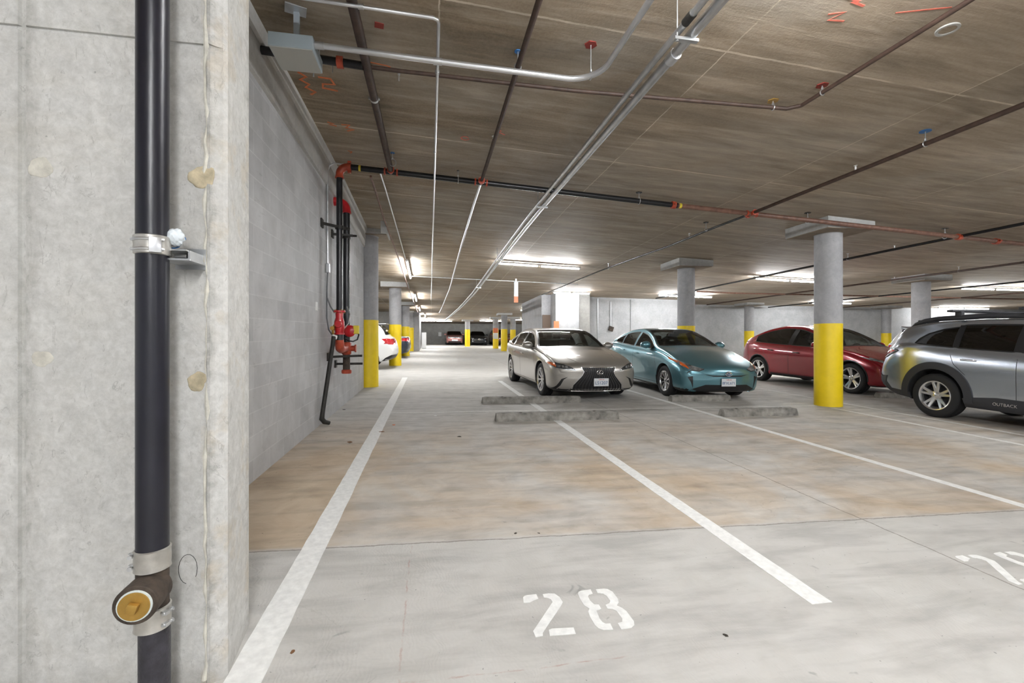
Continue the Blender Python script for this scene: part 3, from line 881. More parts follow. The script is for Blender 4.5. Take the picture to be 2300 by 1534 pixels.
# pair of large conduits
t, Q = run([(1.925, .8), (1.87, 7.8), (1.80, 13), (1.66, 22), (1.24, 39)], .25, .038, 'large_conduit', 'galv', 'thickest grey conduit running diagonally overhead, right one of the pair', 'conduit', parts=1)
for y in (2.62, 3.35):
    x = 1.91; z = cz(x, y) - .25; m = MB(); m.tube([(x, y - .05, z), (x, y + .05, z)], .047, 18); wpart(m, 'coupling', M['bright_galv'], t)
t, Q = run([(1.825, .8), (1.77, 7.8), (1.71, 13), (1.58, 22), (1.17, 39)], .237, .025, 'large_conduit', 'galv', 'slimmer grey conduit of the overhead pair, left one', 'conduit', parts=1)
m = MB(); m.tube([(1.808, 2.9, cz(1.8, 2.9) - .237), (1.806, 3.0, cz(1.8, 3) - .237)], .031, 16); wpart(m, 'coupling', M['darkiron'], t)
def trapeze(y, label, x=1.93):
    z = cz(x, y) - .305
    t = thing('strut_hanger', label, 'hanger', (x, y, cz(x, y)), group='threaded rods holding the conduit pair')
    m = MB(); m.box((x, y, z + .008), (.19, .035, .022)); wpart(m, 'strut', M['galv'], t)
    m = MB(); m.cyl((x - .07, y, z), (x - .07, y, cz(x - .07, y) + .005), .005, 8); wpart(m, 'rod', M['galv'], t)
    m = MB(); m.cyl((x - .07, y, z - .012), (x - .07, y, z), .010, 6); wpart(m, 'nut', M['galv'], t)
trapeze(3.08, 'rod hanger of the conduit pair nearest the top edge', 1.86)
trapeze(7.35, 'rod hanger of the conduit pair just beyond the black main', 1.83)
trapeze(11.6, 'rod hanger of the conduit pair near the middle lamp', 1.77)
trapeze(16.2, 'farthest rod hanger of the conduit pair', 1.70)
# bent conduit from the grey box
pts = [(-.93, 3.92), (1.14, 3.82)] + arcpts((1.14, 3.52), .30, pi / 2, 0, 10)[1:] + [(1.46, .8)]
t, Q = run(pts, .27, .024, 'bent_conduit', 'bright_galv', 'bright conduit from the grey box that sweeps round a bend toward the camera', 'conduit', parts=1, step=.5)
for (x, y) in ((-.885, 3.92), (.062, 3.875), (1.45, 2.45)):
    z = cz(x, y) - .27; m = MB(); d = Vector((0, 1, 0)) if y < 3 else Vector((1, 0, 0))
    m.tube([Vector((x, y, z)) - d * .035, Vector((x, y, z)) + d * .035], .029, 16); wpart(m, 'coupling', M['galv'], t)
run([(-.60, 15.75), (5.25, 15.75)], .085, .016, 'cross_conduit', 'galv', 'thin cross conduit carrying the hanging bar in the middle distance', 'conduit')

# grey junction box on a strut
t = thing('junction_box', 'pale blue grey steel box hung under the ceiling beside the block wall', 'electrical box', (-1.09, 4.06, cz(-1.09, 4.06)))
zc_ = cz(-1.09, 4.06)
m = MB(); m.box((-1.09, 4.03, 3.700), (.335, .34, .11), ch=.006); wpart(m, 'enclosure', M['greybox'], t)
m = MB(); m.box((-1.09, 4.03, 3.642), (.318, .322, .006)); wpart(m, 'cover', M['boxface'], t)
m = MB(); m.box((-1.07, 3.96, (3.75 + zc_) / 2), (.042, .03, zc_ - 3.75 + .01)); wpart(m, 'strut', M['insul'], t)
m = MB(); m.box((-1.07, 3.93, zc_ - .005), (.16, .12, .012), Euler((0, 0, .3)), .002); wpart(m, 'mounting_plate', M['galv'], t)
m = MB(); m.cyl((-1.0, 4.212, 3.66), (-1.0, 4.212, 3.62), .006, 8); wpart(m, 'latch_screw', M['galv'], t)
for i, x in enumerate((-1.36, -1.27, -.985, -.90)):
    m = MB(); m.cyl((0, 0, 0), (0, 0, .16), .004, 8)
    o = m.build('threaded_rod', M['galv']); o.location = (x, 4.36 if i < 3 else 4.5, cz(x, 4.4) - .155)
    tag(o, ('thin rod left of the grey box', 'thin rod at the left back of the grey box', 'thin rod right behind the grey box strut', 'thin rod beside the right end of the grey box')[i], 'rod', 'threaded rods around the grey box')

# pipe hangers
def hanger(x, y, rp, drop, label, plate='galv', rod='galv', wide=.055):
    zt = cz(x, y); zp = zt - drop
    t = thing('pipe_hanger', label, 'hanger', (x, y, zt), group='ceiling pipe hangers')
    m = MB(); m.cyl((0, 0, .004), (0, 0, -.006), wide, 6 if plate != 'blue' else 20); m.build('anchor_plate', M[plate], t)
    m = MB(); m.cyl((0, 0, 0), (0, 0, -drop + rp + .015), .0055, 8); m.build('rod', M[rod], t)
    m = MB(); m.cyl((0, 0, -drop + rp + .008), (0, 0, -drop + rp + .03), .011, 6); m.build('nut', M[rod], t)
    m = MB()
    ring = [Vector((rp * 1.18 * cos(a), 0, -drop + rp * 1.25 * sin(a))) for a in [2 * pi * k / 18 for k in range(18)]]
    if abs(math.remainder(0, 1)) < 1:
        m.tube(ring, .0055, 6, closed=True)
    o = m.build('ring', M[rod], t)
    return t, o
def hang(x, y, rp, drop, label, along='X', **kw):
    t, o = hanger(x, y, rp, drop, label, **kw)
    if along == 'X': o.rotation_euler = (0, 0, pi / 2)
hang(1.36, 3.73, .024, .27, 'pipe hanger at the bend of the bright conduit', plate='darkred')
hang(3.42, 4.07, .019, .07, 'pipe hanger with a yellowish plate left of the slim pipe corner', plate='brass')
hang(3.655, 3.72, .019, .07, 'pipe hanger with a dark plate right of the slim pipe corner', 'Y', plate='darkred')
hang(5.40, 4.15, .026, .14, 'pipe hanger with a round blue anchor on the right branch pipe', 'Y', plate='blue')
hang(3.37, Ym, .042, .14, 'pipe hanger on the black main left of its yellow band', plate='darkiron')
hang(6.55, Ym, .040, .14, 'pipe hanger on the rusty main left of the column capital', plate='darkiron')
hang(9.45, Ym - .05, .040, .14, 'pipe hanger on the rusty main near its right end', plate='darkiron')
hang(5.32, 8.1, .021, .14, 'pipe hanger on the thin branch just beyond the rusty main', 'Y', plate='darkiron')
hang(.77, 3.98, .024, .14, 'pipe hanger with a small blue anchor over the slim brown branch', 'Y', plate='blue', wide=.03)
hang(-.30, 4.57, .019, .07, 'pipe hanger with a blue anchor right of the thick brown branch', plate='blue', wide=.035)
hang(-.52, 6.6, .040, .14, 'pipe hanger with a small blue anchor near the first red tee', 'Y', plate='blue', wide=.03)
hang(.42, Ym, .042, .14, 'pipe hanger on the black main between its two red tees', plate='darkiron', wide=.02)
hang(9.74, 9.2, .028, .13, 'pipe hanger on the dark branch right of the yellow column', 'Y', wide=.03)
hang(13.83, 9.8, .028, .12, 'pipe hanger on the far right dark branch', 'Y', wide=.03)
hang(5.05, 12.4, .021, .14, 'pipe hanger on the thin branch right of the middle lamp', 'Y', wide=.03)
hang(4.6, 15.75, .016, .085, 'pipe hanger at the right end of the cross conduit', 'X', wide=.02)
m = MB(); m.box((0, 0, 0), (.075, .07, .006), Euler((0, 0, .15)), .002)
o = m.build('dark_red_plate', M['darkred']); o.location = (-.42, 3.95, cz(-.42, 3.95) - .002); tag(o, 'small dark red plate on the ceiling right of the thick brown pipe', 'plate')
# sprinkler heads, parts of the branch that carries them
def sprinkler(pipe, x, y, rp, drop=.14):
    a = Vector((x, y, cz(x, y) - drop))
    m = MB(); m.cyl(a + Vector((0, 0, rp * .8)), a + Vector((0, 0, rp + .035)), .010, 12)
    m.lathe([(0, .0), (.014, .002), (.004, .02), (.022, .024), (.022, .027), (0, .028)], a + Vector((0, 0, rp + .03)), n=14)
    wpart(m, 'sprinkler_head', M['white'], pipe, label='small white sprinkler head')
sprinkler(BR['right'], 5.41, 5.0, .026); sprinkler(BR['thin'], 5.33, 8.7, .021); sprinkler(BR['dark'], 9.74, 8.1, .028, .13)
sprinkler(BR['slim'], .77, 5.55, .024); sprinkler(BR['far'], 13.83, 11.5, .028, .12)
# round cover ring on the slab
m = MB(); m.lathe([(.055, 0), (.075, 0), (.075, .012), (.055, .012)], n=32, closed=True)
o = m.build('round_cover', M['haunch']); o.location = (3.93, 2.86, cz(3.93, 2.86) - .010); tag(o, 'round cover ring cast in the ceiling, upper right', 'cover ring')

# fire riser on the block wall
R0 = Vector((-1.30, 6.97, fz(-1.3, 6.97)))
t = thing('fire_riser', 'black and red fire sprinkler riser standing against the block wall', 'sprinkler riser', R0)
zmain = mz(-1.30)
m = MB(); m.cyl((-1.30, 6.97, 1.74), (-1.30, 6.97, zmain - .13), .043, 20); wpart(m, 'riser_pipe', M['sch_black'], t)
m = MB(); m.cyl((-1.31, 7.60, 1.18), (-1.31, 7.60, 3.40), .052, 20); wpart(m, 'riser_pipe', M['sch_black'], t)
el = [Vector((-1.30 + .12 - .12 * cos(a), 6.97, zmain - .13 + .12 * sin(a))) for a in [pi / 2 * k / 8 for k in range(9)]]
m = MB(); m.tube([el[0] - Vector((0, 0, .05)), el[0] - Vector((0, 0, .04)), el[0]] + el[1:], [.062, .062, .052] + [.054] * 8, 18); wpart(m, 'elbow', M['redfit'], t)
m = MB(); m.tube([el[-1] - Vector((.005, 0, 0)), el[-1] + Vector((.045, 0, 0))], .064, 18); m.box(el[-1] + Vector((.02, 0, -.07)), (.05, .05, .03), ch=.004); m.box(el[-1] + Vector((.02, 0, .07)), (.05, .05, .03), ch=.004); wpart(m, 'coupling', M['redfit'], t)
el = [Vector((-1.31 - .13 + .13 * cos(a), 7.60, 3.40 + .13 * sin(a))) for a in [pi / 2 * k / 8 for k in range(9)]]
m = MB(); m.tube([el[0] - Vector((0, 0, .05)), el[0] - Vector((0, 0, .045)), el[0]] + el[1:] + [Vector((-1.497, 7.60, 3.53))], [.074, .074, .062] + [.064] * 8 + [.070], 18); wpart(m, 'elbow', M['brightred'], t)
# check valve body
m = MB(); m.lathe([(.0, 1.76), (.085, 1.76), (.085, 1.735), (.056, 1.73), (.052, 1.66), (.070, 1.60), (.074, 1.53), (.066, 1.47), (.060, 1.44), (.070, 1.435), (.070, 1.41), (0, 1.41)], (-1.30, 6.97, 0), n=22)
m.lathe([(0, -.05), (.045, -.05), (.052, .0), (.045, .012), (0, .015)], (-1.30, 6.90, 1.56), axis='Y', n=18)
wpart(m, 'check_valve', M['brightred'], t)
m = MB()
for k in range(6):
    a = k * pi / 3; m.cyl((-1.30 + .072 * cos(a), 6.97 + .072 * sin(a), 1.722), (-1.30 + .072 * cos(a), 6.97 + .072 * sin(a), 1.775), .007, 6)
wpart(m, 'flange_bolt', M['brass'], t)
m = MB(); m.cyl((-1.30, 6.97, 1.33), (-1.30, 6.97, 1.42), .058, 18); wpart(m, 'coupling', M['blacktrim'], t)
m = MB(); m.tube([(-1.30, 6.97, 1.34), (-1.30, 6.98, 1.27), (-1.302, 7.03, 1.215), (-1.305, 7.12, 1.19), (-1.31, 7.30, 1.19), (-1.31, 7.52, 1.20)], [.058, .066, .066, .058, .05, .058], 18); wpart(m, 'elbow', M['redfit'], t)
m = MB(); m.tube([(-1.31, 7.60, 1.30), (-1.31, 7.60, 1.28), (-1.31, 7.60, 1.12), (-1.31, 7.60, 1.10)], [.06, .075, .075, .06], 18); m.tube([(-1.31, 7.60, 1.20), (-1.19, 7.60, 1.20), (-1.18, 7.60, 1.20), (-1.16, 7.6, 1.2)], [.045, .045, .062, .062], 16); wpart(m, 'tee_fitting', M['redfit'], t)
m = MB(); m.cyl((-1.31, 7.60, .86), (-1.31, 7.60, 1.12), .055, 18); wpart(m, 'lower_pipe', M['ironrust'], t)
m = MB(); m.lathe([(0, .80), (.070, .80), (.078, .815), (.078, .85), (.060, .865), (0, .865)], (-1.31, 7.60, 0), n=20); wpart(m, 'end_cap', M['redfit'], t)
# alarm bell and its yellow switch
m = MB(); m.lathe([(0, -.045), (.055, -.045), (.088, -.02), (.092, .01), (.085, .03), (0, .035)], (-1.21, 7.30, 1.47), axis='Y', n=26); wpart(m, 'alarm_bell', M['brightred'], t)
m = MB(); m.box((-1.115, 7.30, 1.49), (.085, .07, .13), ch=.01); wpart(m, 'flow_switch', M['tagyellow'], t)
lp = [Vector((-1.27, 7.25, 1.36)), Vector((-1.22, 7.22, 1.32)), Vector((-1.15, 7.22, 1.31)), Vector((-1.09, 7.24, 1.34)), Vector((-1.075, 7.28, 1.41)), Vector((-1.10, 7.3, 1.46))]
m = MB(); m.tube(lp, .012, 8); wpart(m, 'black_cable', M['blacktrim'], t)
m = MB(); m.tube([(-1.26, 7.1, 1.50), (-1.20, 7.12, 1.58), (-1.18, 7.15, 1.72), (-1.22, 7.2, 1.80), (-1.25, 7.3, 1.84)], .009, 8); wpart(m, 'flexible_tube', M['galv'], t)
m = MB(); m.tube([(-1.36, 6.93, 1.55), (-1.375, 6.90, 1.46), (-1.37, 6.88, 1.42)], .018, 10); m.lathe([(0, -.02), (.03, -.02), (.03, .02), (0, .02)], (-1.38, 6.88, 1.50), axis='Y', n=14); wpart(m, 'trim_valve', M['brass'], t)
m = MB(); m.tube([(-1.39, 6.90, 1.38), (-1.33, 6.93, 1.37)], .032, 12); wpart(m, 'white_union', M['white'], t)
# brackets
def bracket(y0, y1, z, x0=-1.49, x1=-1.20, name='wall_bracket'):
    m = MB(); m.bar((x0, y0, z), (x1, y1, z), .035, .035); m.box((x0, y0, z), (.02, .12, .12)); m.cyl((x1 - .01, y1, z), (x1 + .06, y1, z), .018, 8)
    wpart(m, name, M['darkiron'], t)
bracket(6.75, 7.02, 2.97, x1=-1.22); bracket(7.45, 7.52, 2.98, x1=-1.20)
bracket(7.15, 7.66, 1.08, x1=-1.14); bracket(7.70, 7.72, .95, x1=-1.14)
for y, x in ((6.97, -1.30), (7.60, -1.31)):
    m = MB(); m.tube([(x, y, 2.945), (x, y, 2.995)], .062, 16); wpart(m, 'pipe_clamp', M['darkiron'], t)
# drain
m = MB(); m.tube([(-1.365, 6.90, 1.38), (-1.372, 6.86, 1.25), (-1.44, 6.55, .34), (-1.445, 6.53, .26), (-1.42, 6.56, .215), (-1.36, 6.60, .19)], [.030, .030, .030, .036, .034, .026], 14); wpart(m, 'drain_pipe', M['darkiron'], t)
# conduit beside the riser
t = thing('wall_conduit', 'thin grey conduit looping over the red elbow and down the block wall', 'conduit', (-1.47, 7.0, 1.6))
zt = cz(-1.47, 7.0) - .10
m = MB(); m.tube([(-1.475, 7.02, 2.45), (-1.475, 7.02, zt - .35), (-1.47, 7.02, zt - .12), (-1.445, 7.02, zt - .035), (-1.38, 7.02, zt), (-1.0, 7.02, zt - .01), (-.88, 7.02, zt - .03), (-.84, 7.03, zt - .07)], .013, 10); wpart(m, 'conduit', M['galv'], t)
m = MB(); m.box((-1.468, 7.02, 2.38), (.05, .055, .13), ch=.006); wpart(m, 'outlet_body', M['galv'], t)
m = MB(); m.tube([(-1.47, 7.01, 2.32), (-1.475, 6.98, 2.1), (-1.47, 6.97, 1.95), (-1.42, 6.94, 1.82), (-1.37, 6.93, 1.74)], .010, 8); wpart(m, 'cable', M['cable'], t)
m = MB(); m.tube([(-1.475, 7.03, 2.32), (-1.48, 7.0, 2.0), (-1.475, 6.98, 1.65), (-1.44, 6.93, 1.48), (-1.39, 6.9, 1.41)], .010, 8); wpart(m, 'cable', M['cable'], t)
for i, (y, z, l) in enumerate(((6.45, 1.78, 'small white tag on the block wall left of the riser'), (8.75, 1.68, 'small white tag on the block wall right of the riser'))):
    m = MB(); m.box((0, 0, 0), (.014, .075, .115), ch=.002); o = m.build('wall_tag', M['white']); o.location = (-1.494, y, z); tag(o, l, 'tag')
m = MB(); m.box((0, 0, .0), (.12, .09, .26), Euler((.2, 0, 0)), .01)
o = m.build('wall_floodlight', M['cap']); o.location = (-.96, 9.9, cz(-.96, 9.9) - .20); tag(o, 'pale boxy fitting hung on the thin pinkish pipe beyond the riser', 'light fitting')

# standpipe in the foreground
PX, PY, PR = -.921, 1.725, .0465
t = thing('drain_standpipe', 'tall black drain pipe fixed to the near concrete pier', 'pipe', (PX, PY, fz(PX, PY)))
m = MB(); m.tube([(PX, PY, .60), (PX, PY, 2.0), (PX + .003, PY, 4.1)], PR, 40); wpart(m, 'upper_pipe', M['blackpipe'], t)
m = MB(); m.tube([(PX + .006, PY, fz(PX, PY) - .01), (PX + .006, PY, .40)], PR * .96, 36); wpart(m, 'lower_pipe', plain('speckled_black_iron', (.03, .028, .036), .45, bumpy=.6, bscale=80, var=.5), t)
# cleanout tee body
m = MB(); m.tube([(PX, PY, .36), (PX, PY, .605)], PR * .99, 36)
d = Vector((.10, -1, 0)).normalized()
c0 = Vector((PX, PY, .483)); 
m.tube([c0, c0 + d * .045, c0 + d * .060, c0 + d * .085, c0 + d * .112, c0 + d * .115], [.058, .060, .060, .061, .061, .058], 36)
wpart(m, 'cleanout_tee', M['ironrust'], t)
m = MB(); e = c0 + d * .113
m.tube([e, e + d * .006], [.049, .048], 32); wpart(m, 'sealant_ring', M['putty'], t)
m = MB(); m.tube([e, e + d * .010], [.044, .043], 32)
up = Vector((.35, 0, 1)); s = d.cross(up).normalized(); u = s.cross(d).normalized(); 
m.box(e + d * .018, (.029, .020, .029), Matrix((s, d, u)).transposed(), .003); wpart(m, 'brass_plug', M['brass'], t)
def band(z0, z1, tilt, label, screws):
    m = MB(); n = 44
    prof = [(PR + .001, z0), (PR + .006, z0 + .003), (PR + .0045, z0 + .012), (PR + .0055, (z0 + z1) / 2), (PR + .0045, z1 - .012), (PR + .006, z1 - .003), (PR + .001, z1)]
    m.lathe(prof, (PX, PY, 0), n=n)
    o = wpart(m, 'coupling_band', M['steel'], t)
    for zz in screws[1]:
        a = screws[0]; p = Vector((PX + (PR + .010) * cos(a), PY + (PR + .010) * sin(a), zz)); tg = Vector((-sin(a), cos(a), 0))
        m = MB(); m.tube([p - tg * .016, p + tg * .016], .0055, 10); m.tube([p + tg * .016, p + tg * .022], .0075, 6); m.box(p - tg * .004, (.016, .016, .011), Euler((0, 0, a))); wpart(m, 'worm_screw', M['steel'], o, label=None) if False else None
        m2 = MB(); m2.v = [tuple(Vector(q) - Vector(t.location)) for q in m.v]; m2.f = m.f; m2.s = m.s; m2.build('worm_screw', M['galv'], o)
band(.545, .617, 0, '', (radians(195), (.562, .600)))
band(.347, .422, 0, '', (radians(-20), (.366, .404)))
# riser clamp
m = MB(); m.lathe([(PR + .001, 1.600), (PR + .006, 1.603), (PR + .0065, 1.619), (PR + .005, 1.631), (PR + .0065, 1.643), (PR + .006, 1.661), (PR + .001, 1.664)], (PX, PY, 0), n=44)
cl = wpart(m, 'pipe_clamp', M['steel'], t)
m = MB()
for z in (1.615, 1.647):
    pts = [Vector((PX + (PR + .0085) * cos(a), PY + (PR + .0085) * sin(a), z)) for a in [radians(-150 + k * 8) for k in range(16)]]
    m.tube(pts, .0048, 8)
m.box((PX + .035, PY - .052, 1.627), (.034, .008, .050), Euler((0, 0, .5)), .002)
m2 = MB(); m2.v = [tuple(Vector(q) - Vector(t.location)) for q in m.v]; m2.f = m.f; m2.s = m.s; m2.build('clamp_jaw', M['bright_galv'], cl)
m = MB(); m.box((-.858, 1.79, 1.591), (.095, .118, .006)); m.box((-.860, 1.79, 1.623), (.075, .118, .005)); m.box((-.822, 1.80, 1.607), (.006, .10, .036)); m.box((-.86, 1.845, 1.610), (.10, .008, .075))
m2 = MB(); m2.v = [tuple(Vector(q) - Vector(t.location)) for q in m.v]; m2.f = m.f; m2.s = m.s; m2.build('strut_arm', M['galv'], cl)
m = MB(); m.cyl((-.872, 1.765, 1.607), (-.835, 1.765, 1.607), .007, 8); m2 = MB(); m2.v = [tuple(Vector(q) - Vector(t.location)) for q in m.v]; m2.f = m.f; m2.s = m.s; m2.build('bolt', M['galv'], cl)
# crumpled wrapped rosette on the clamp
bm = bmesh.new(); bmesh.ops.create_icosphere(bm, subdivisions=4, radius=1)
rnd = random.Random(11); dirs = [Vector((rnd.gauss(0, 1), rnd.gauss(0, 1), rnd.gauss(0, 1))).normalized() for _ in range(26)]
for v in bm.verts:
    n = v.co.normalized(); k = min((n - q).length for q in dirs)
    v.co = n * (.036 * (1 - .20 * min(1, k * 1.6) + .05 * sin(n.x * 13) * sin(n.z * 11)))
    v.co.y *= .75
bm.verts.index_update(); m = MB(); m.add([v.co for v in bm.verts], [tuple(v.index for v in f.verts) for f in bm.faces], True); bm.free()
o = m.build('wrapped_bulb', M['tape'], t, angle=25); o.location = Vector((-.868, 1.745, 1.667)) - Vector(t.location); o['label'] = 'crumpled pale blue and white wrapping on the clamp'
m = MB()
for k in range(7):
    q = dirs[k]; s = q.orthogonal().normalized()
    pts = [Vector((-.868, 1.745, 1.667)) + Vector(((q * cos(a) + s * sin(a)).x * .036, (q * cos(a) + s * sin(a)).y * .029, (q * cos(a) + s * sin(a)).z * .036)) for a in [j * .16 for j in range(5 + k % 3)]]
    m.tube(pts, .0022, 6)
wpart(m, 'blue_streaks', M['blue'], t)
m = MB(); m.tube([Vector((PX + .078 + .030 * cos(a), PY + .062, .505 + .052 * sin(a))) for a in [-.6 + k * .32 for k in range(17)]], .0010, 6); wpart(m, 'wire_loop', M['darkiron'], t)

# hanging bar
t = thing('hanging_sign_bar', 'narrow hanging bar with a pale orange end in the middle of the ceiling', 'sign', (2.98, 15.75, cz(2.98, 15.75)))
zt = cz(2.98, 15.75)
m = MB(); m.box((0, 0, -.34), (.14, .05, .46), ch=.006); m.build('galvanized_bar', M['insul'], t)
m = MB(); m.box((0, 0, -.59), (.145, .052, .05)); m.build('white_band', M['white'], t)
m = MB(); m.box((0, 0, -.72), (.14, .05, .22)); m.build('orange_end', M['orangepanel'], t)
m = MB(); m.box((0, 0, -.055), (.05, .05, .12)); m.build('mounting_block', M['galv'], t)
# silver duct far right of the aisle
m = MB(); P = [(6.2, 27.9, 2.78), (7.6, 29.3, 2.70), (8.6, 31, 2.62), (9.4, 33.5, 2.55)]
m.tube(P, .42, 28)
for k in range(12):
    f = k / 11 * 2.999; i = int(f); u = f - i; q = Vector(P[i]).lerp(Vector(P[i + 1]), u); q2 = q + (Vector(P[i + 1]) - Vector(P[i])).normalized() * .03
    m.tube([q, q2], .435, 28)
o = m.build('air_duct', M['duct'], at=P[0]); tag(o, 'large shiny round duct hanging over the far columns', 'duct')
# things around the stair enclosure
t = thing('door_panel', 'brown door beside the pale stair enclosure', 'door', (5.07, 19.56, fz(5, 19.5)))
m = MB(); m.box((0, 0, 1.06), (.36, .05, 2.12)); m.build('leaf', M['brownpanel'], t)
m = MB(); m.lathe([(0, -.04), (.028, -.035), (.028, -.02), (.01, 0), (0, 0)], (.12, -.02, 1.05), axis='Y', n=14); m.build('knob', M['chrome'], t)
m = MB(); m.box((0, 0, 0), (.22, .06, .36)); o = m.build('orange_notice', M['orangepanel']); o.location = (5.30, 18.76, 2.0); tag(o, 'orange notice panel on the pale stair enclosure', 'sign')
# wall conduits
for i, (x, z0, z1, y, l) in enumerate(((7.62, .5, 3.12, 19.97, 'thin vertical conduit left of the drop cable on the far concrete wall'), (9.25, .5, 3.1, 19.97, 'thin vertical conduit in the middle of the far concrete wall'))):
    m = MB(); m.cyl((0, 0, 0), (0, 0, z1 - z0), .018, 8); o = m.build('wall_conduit', M['galv']); o.location = (x, y, z0 + fz(x, y) * .5); tag(o, l, 'conduit')
t = thing('drop_cable', 'grey drop conduit ending in a small cluttered box on the far wall', 'conduit', (8.25, 19.95, 3.15))
m = MB(); m.cyl((0, 0, 0), (0, 0, -1.15), .022, 8); m.build('conduit', M['bright_galv'], t)
m = MB(); m.box((0, -.02, -1.25), (.22, .1, .22), Euler((.1, .3, .1)), .02); m.build('socket_box', M['ironrust'], t)
# signs on the back wall
for i, (x, w) in enumerate(((1.05, .32), (3.3, .16), (5.42, .26), (7.1, .26), (10.3, .24))):
    t = thing('wall_sign', ('small white sign above the rose car', 'narrow white sign between the rose and black cars', 'small white sign above the black car', 'small white sign above the burnt orange car', 'white sign behind the far column by the silver sedan')[i], 'sign', (x, 49.985, 2.10 + .02 * i), group='bay signs on the back wall')
    m = MB(); m.box((0, 0, 0), (w, .02, .42)); m.build('sign_plate', M['white'], t)
m = MB(); m.box((0, 0, .62), (.36, .5, 1.24), ch=.03); o = m.build('white_cabinet', M['white']); o.location = (-.47, 36.5, fz(-.47, 36.5)); tag(o, 'small white cabinet standing past the grey pier', 'cabinet')

# spray paint marks on the slab
def spray(pts, name, mat, label, w=.015):
    m = MB(); Q = [Vector((x, y, cz(x, y) - .001)) for x, y in pts]
    vs = []; fs = []
    for i, q in enumerate(Q):
        a = Q[max(0, i - 1)]; b = Q[min(len(Q) - 1, i + 1)]; d = (b - a).normalized(); s = Vector((d.y, -d.x, 0)) * w
        vs += [q + s, q - s, q + s - Vector((0, 0, .002)), q - s - Vector((0, 0, .002))]
    for i in range(len(Q) - 1):
        a = i * 4; b = a + 4
        fs += [(a + 2, a + 3, b + 3, b + 2), (a, b, b + 1, a + 1), (a, a + 2, b + 2, b), (a + 1, b + 1, b + 3, a + 3)]
    fs += [(0, 1, 3, 2), (len(Q) * 4 - 4, len(Q) * 4 - 2, len(Q) * 4 - 1, len(Q) * 4 - 3)]
    m.add(vs, fs); o = m.build(name, M[mat], at=Q[0]); return tag(o, label, 'paint mark', 'spray paint marks on the ceiling')
def zig(x, y, n, dx, dy, s=1):
    return [(x + dx * i / n + (s if i % 2 else -s) * (.022 + .012 * ((i * 7) % 3)), y + dy * i / n) for i in range(n + 1)]
spray(zig(-1.28, 4.86, 6, .02, .42), 'spray_mark', 'orange', 'orange scribble on the ceiling just beyond the grey box, left')
spray([(-1.12, 4.9), (-1.0, 4.9), (-.98, 5.0), (-1.1, 5.02), (-1.12, 5.1), (-.97, 5.12)], 'spray_mark', 'orange', 'boxy orange scribble on the ceiling just beyond the grey box, right')
spray(zig(-1.22, 5.9, 3, .05, .08), 'spray_mark', 'orange', 'small orange dab near the block wall, middle distance')
spray([(-1.08, 5.92), (-.98, 5.9), (-1.04, 5.99), (-.95, 6.02), (-1.04, 6.08)], 'spray_mark', 'orange', 'orange squiggle left of the thick brown pipe, middle distance')
spray([(.44 + .05 * cos(a), 5.84 + .05 * sin(a)) for a in [k * .7 for k in range(9)]], 'spray_mark', 'redspray', 'small red ring on the ceiling between the thin conduit and the slim brown pipe', .009)
spray([(.80, 5.46), (.86, 5.52), (.83, 5.55), (.92, 5.60)], 'spray_mark', 'redspray', 'small red tick by the slim brown pipe', .008)
spray(zig(-.55, 4.50, 2, .22, .03), 'spray_mark', 'orange', 'faint orange stroke beside the thick brown pipe', .008)
spray(zig(2.78, 2.72, 7, .30, .10, 1.3), 'spray_mark', 'redspray', 'large red scrawl on the ceiling near the top right', .010)
spray([(2.95, 2.95), (3.05, 2.90), (3.0, 3.0), (3.12, 2.98)], 'spray_mark', 'redspray', 'short red strokes under the large red scrawl', .008)
spray([(3.40, 2.82), (3.58, 2.74), (3.72, 2.68)], 'spray_mark', 'redspray', 'long thin red stroke near the round cover ring', .006)
spray([(4.72, 2.60), (4.80, 2.62), (4.76, 2.68), (4.86, 2.70)], 'spray_mark', 'redspray', 'red scribble at the right edge of the ceiling', .010)
spray([(2.0, 2.62), (2.08, 2.60), (2.12, 2.63)], 'spray_mark', 'redspray', 'red dash beside the conduit pair at the top', .008)
spray([(-1.14, 6.72), (-1.09, 6.74), (-1.12, 6.80)], 'spray_mark', 'orange', 'tiny orange dab above the red riser elbow', .010)

# bits on the floor
def scrap(x, y, r, mat, label, name='debris', seed=1, flatz=.25):
    rnd = random.Random(seed); bm = bmesh.new(); bmesh.ops.create_icosphere(bm, subdivisions=2, radius=1)
    for v in bm.verts:
        k = rnd.uniform(.65, 1.2); v.co = Vector((v.co.x * r * k, v.co.y * r * .6 * k, max(-.1, v.co.z) * r * flatz * k))
    bm.verts.index_update(); m = MB(); m.add([v.co for v in bm.verts], [tuple(v.index for v in f.verts) for f in bm.faces]); bm.free()
    o = m.build(name, M[mat]); o.location = (x, y, fz(x, y) + .001); o.rotation_euler = (0, 0, seed); tag(o, label, 'debris')
scrap(1.27, 1.79, .014, 'debris', 'small black chip on the near slab right of the number 28', seed=2)
scrap(-.62, 6.12, .035, 'leaf', 'curled brown leaf beside the stall line below the riser', 'dry_leaf', 3)
scrap(-.93, 5.6, .045, 'leaf', 'flat brown leaf between the block wall and the stall line', 'dry_leaf', 5, .1)
scrap(.36, 5.72, .030, 'debris', 'small dark leaf in the middle of the first stall', 'dry_leaf', 6)
scrap(-.50, 6.55, .040, 'orange', 'orange brown leaf just right of the first stall line', 'dry_leaf', 8, .1)
scrap(-1.40, 7.9, .03, 'debris', 'dark crumb at the foot of the block wall past the drain', seed=9)
scrap(.55, 2.92, .013, 'debris', 'dark pebble on the floor joint', seed=10)
scrap(.70, 2.90, .010, 'debris', 'second dark pebble right beside the first on the floor joint', seed=12)
scrap(-.55, 1.98, .014, 'leaf', 'brown crumb by the wide stall line near the pier', seed=14)
